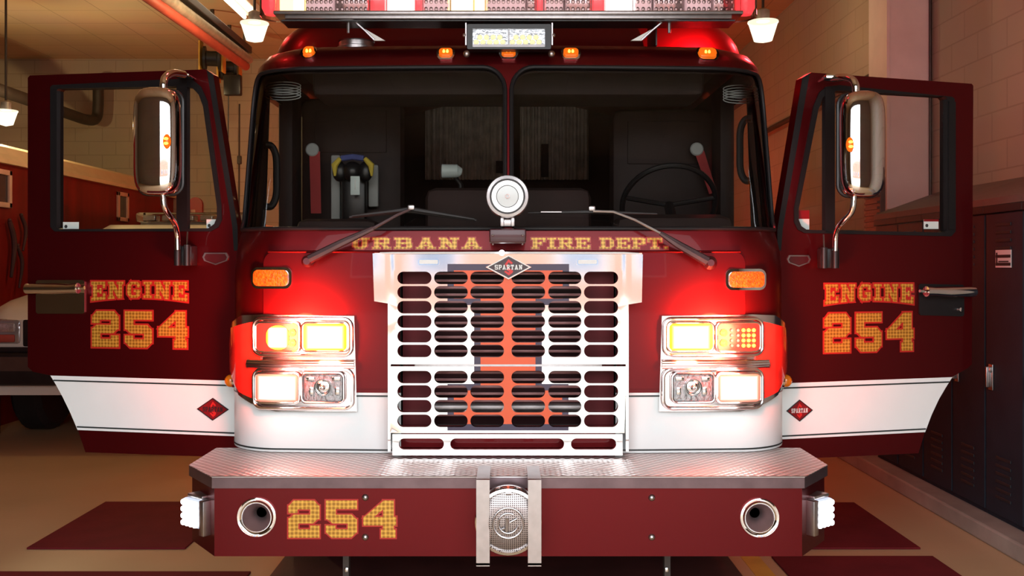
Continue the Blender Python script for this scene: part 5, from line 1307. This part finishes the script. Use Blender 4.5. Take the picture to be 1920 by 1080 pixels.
# steering wheel
c = Vector((0.81, 4.88, 1.86)); rot = Matrix.Rotation(math.radians(38), 4, 'X')
MB().tube([c+rot @ Vector((0.235*math.cos(k*PI/24), 0, 0.235*math.sin(k*PI/24))) for k in range(48)], 0.014, 10, closed=True).build('steering_wheel', 'black', ENG)
SW = [o for o in ENG.children if o.name.startswith('steering_wheel')][-1]
v = MB()
for a in (0.2, PI-0.2, 1.5*PI): v.tube([c, c+rot @ Vector((0.23*math.cos(a), 0, 0.23*math.sin(a)))], 0.012, 8)
v.tube([c, c+rot @ Vector((0, -0.45, 0))], 0.025, 10).build('spokes', 'black', SW)
# instrument hoods
MB().box((0.50, 4.56, 1.62), (1.08, 4.80, 1.80), 0.07).build('instrument_hood', 'dash', ENG)
MB().box((-1.02, 4.60, 1.62), (-0.62, 4.82, 1.78), 0.05).build('officer_console', 'dash', ENG)
MB().box((-0.40, 4.62, 1.66), (0.40, 4.95, 1.93), 0.05).build('centre_console', 'dash', ENG)
# pillars and grab handles
for s in (-1, 1):
    MB().box((s*1.16-0.05, 5.08, 0.98), (s*1.16+0.03, 5.30, 2.5), 0.02).build('b_pillar', 'vinyl', ENG)
    ya, yb = (275, 388) if s < 0 else (226, 340); gz = lambda q: P(0, q, 4.8).z
    pts = [(s*1.195, 4.74, gz(ya)), (s*1.165, 4.76, gz(ya+1)), (s*1.145, 4.77, gz(ya+20)), (s*1.142, 4.77, gz((ya+yb)/2)), (s*1.145, 4.77, gz(yb-20)), (s*1.165, 4.76, gz(yb-1)), (s*1.195, 4.74, gz(yb))]
    MB().tube(catmull(pts, 6), 0.018, 10).build('grab_handle', 'rubber', ENG)
    # round ventilation fans by the top corners
    f0 = P(530 if s < 0 else 1390, 170 if s < 0 else 176, 4.66)
    v = MB()
    for k in range(5): v.tube([f0+Vector((0.085*math.cos(a*PI/12), 0.01, 0.018*math.sin(a*PI/12)-0.026+k*0.013)) for a in range(24)], 0.0028, 6, closed=True)
    v.build('defrost_fan', 'silver_grey', ENG)
# overhead console
MB().box((-0.95, 4.66, 2.37), (0.95, 5.0, 2.52), 0.04).build('overhead_console', 'vinyl', ENG)
# curtains at the back of the cab
for a, b in ((797, 946), (975, 1104)):
    Y = 6.95; x0 = P(a, 0, Y).x; x1 = P(b, 0, Y).x; z0 = P(0, 337, Y).z; z1 = P(0, 196, Y).z; v = MB(); n = 64
    pts = [x0+(x1-x0)*k/n for k in range(n+1)]
    v.add([(x, Y+0.018*math.sin(k*1.9)+0.01*math.sin(k*0.7), z0) for k, x in enumerate(pts)]+[(x, Y+0.018*math.sin(k*1.9)+0.01*math.sin(k*0.7), z1) for k, x in enumerate(pts)], [[k, k+1, n+2+k, n+1+k] for k in range(n)])
    v.build('cab_curtain', 'curtain', ENG, 60)
MB().box((P(930, 0, 6.9).x, 6.86, 2.22), (P(948, 0, 6.9).x, 6.93, 2.30)).box((P(1015, 0, 6.9).x, 6.86, 2.19), (P(1028, 0, 6.9).x, 6.92, 2.42)).build('partition_post', 'vinyl', ENG, 0)
# flashlight standing on the centre console
fl = thing('flashlight', P(846, 322, 5.2), 'pale lamp head on the console behind the left windshield', 'flashlight')
c = P(846, 321, 5.2)
MB().tube([c+Vector((-0.05, 0, 0.0)), c+Vector((0.03, 0, 0)), c+Vector((0.045, 0.01, -0.005))], [0.038, 0.036, 0.026], 16).build('head', 'tag_white', fl)
MB().tube([c+Vector((0.02, 0.01, -0.03)), c+Vector((0.05, 0.02, -0.07)), c+Vector((0.05, 0.02, -0.335))], 0.014, 8).build('stand', 'black', fl)
# breathing apparatus on the left seat
ap = thing('air_pack', P(662, 360, 5.2), 'black breathing apparatus with yellow and blue straps on the left seat', 'air pack')
def pq(px, py, Y=5.17): return P(px, py, Y)
MB().box(pq(638, 428, 5.2), pq(690, 315, 5.28), 0.03).build('back_frame', 'black', ap)
MB().sphere(pq(661, 322, 5.18), 0.055, n=16).build('harness_pad', 'black', ap)
for px in (637, 685): MB().sphere(pq(px, 322), 0.05, n=14, sc=(0.8, 0.6, 1.1)).build('shoulder_pad', 'black', ap)
MB().tube([pq(628, 330, 5.14), pq(627, 310, 5.14), pq(638, 297, 5.14)], [0.006, 0.018, 0.012], 8).tube([pq(697, 330, 5.14), pq(696, 310, 5.14), pq(684, 297, 5.14)], [0.006, 0.018, 0.012], 8).build('yellow_strap', 'yellow_cloth', ap)
MB().tube([pq(640, 297, 5.15), pq(661, 294, 5.15), pq(682, 297, 5.15)], 0.016, 8).build('blue_strap', 'blue_cloth', ap)
MB().cbox(pq(666, 348, 5.12), (0.05, 0.008, 0.10), 0.003).build('tag', 'tag_white', ap)
MB().cbox(pq(666, 346, 5.115), (0.006, 0.006, 0.05), 0.002).build('tag_mark', 'white_plastic', ap)
MB().box(pq(620, 425, 5.29), pq(640, 292, 5.33), 0.01).box(pq(690, 388, 5.29), pq(711, 310, 5.33), 0.01).build('bracket_plate', 'silver_grey', ap)
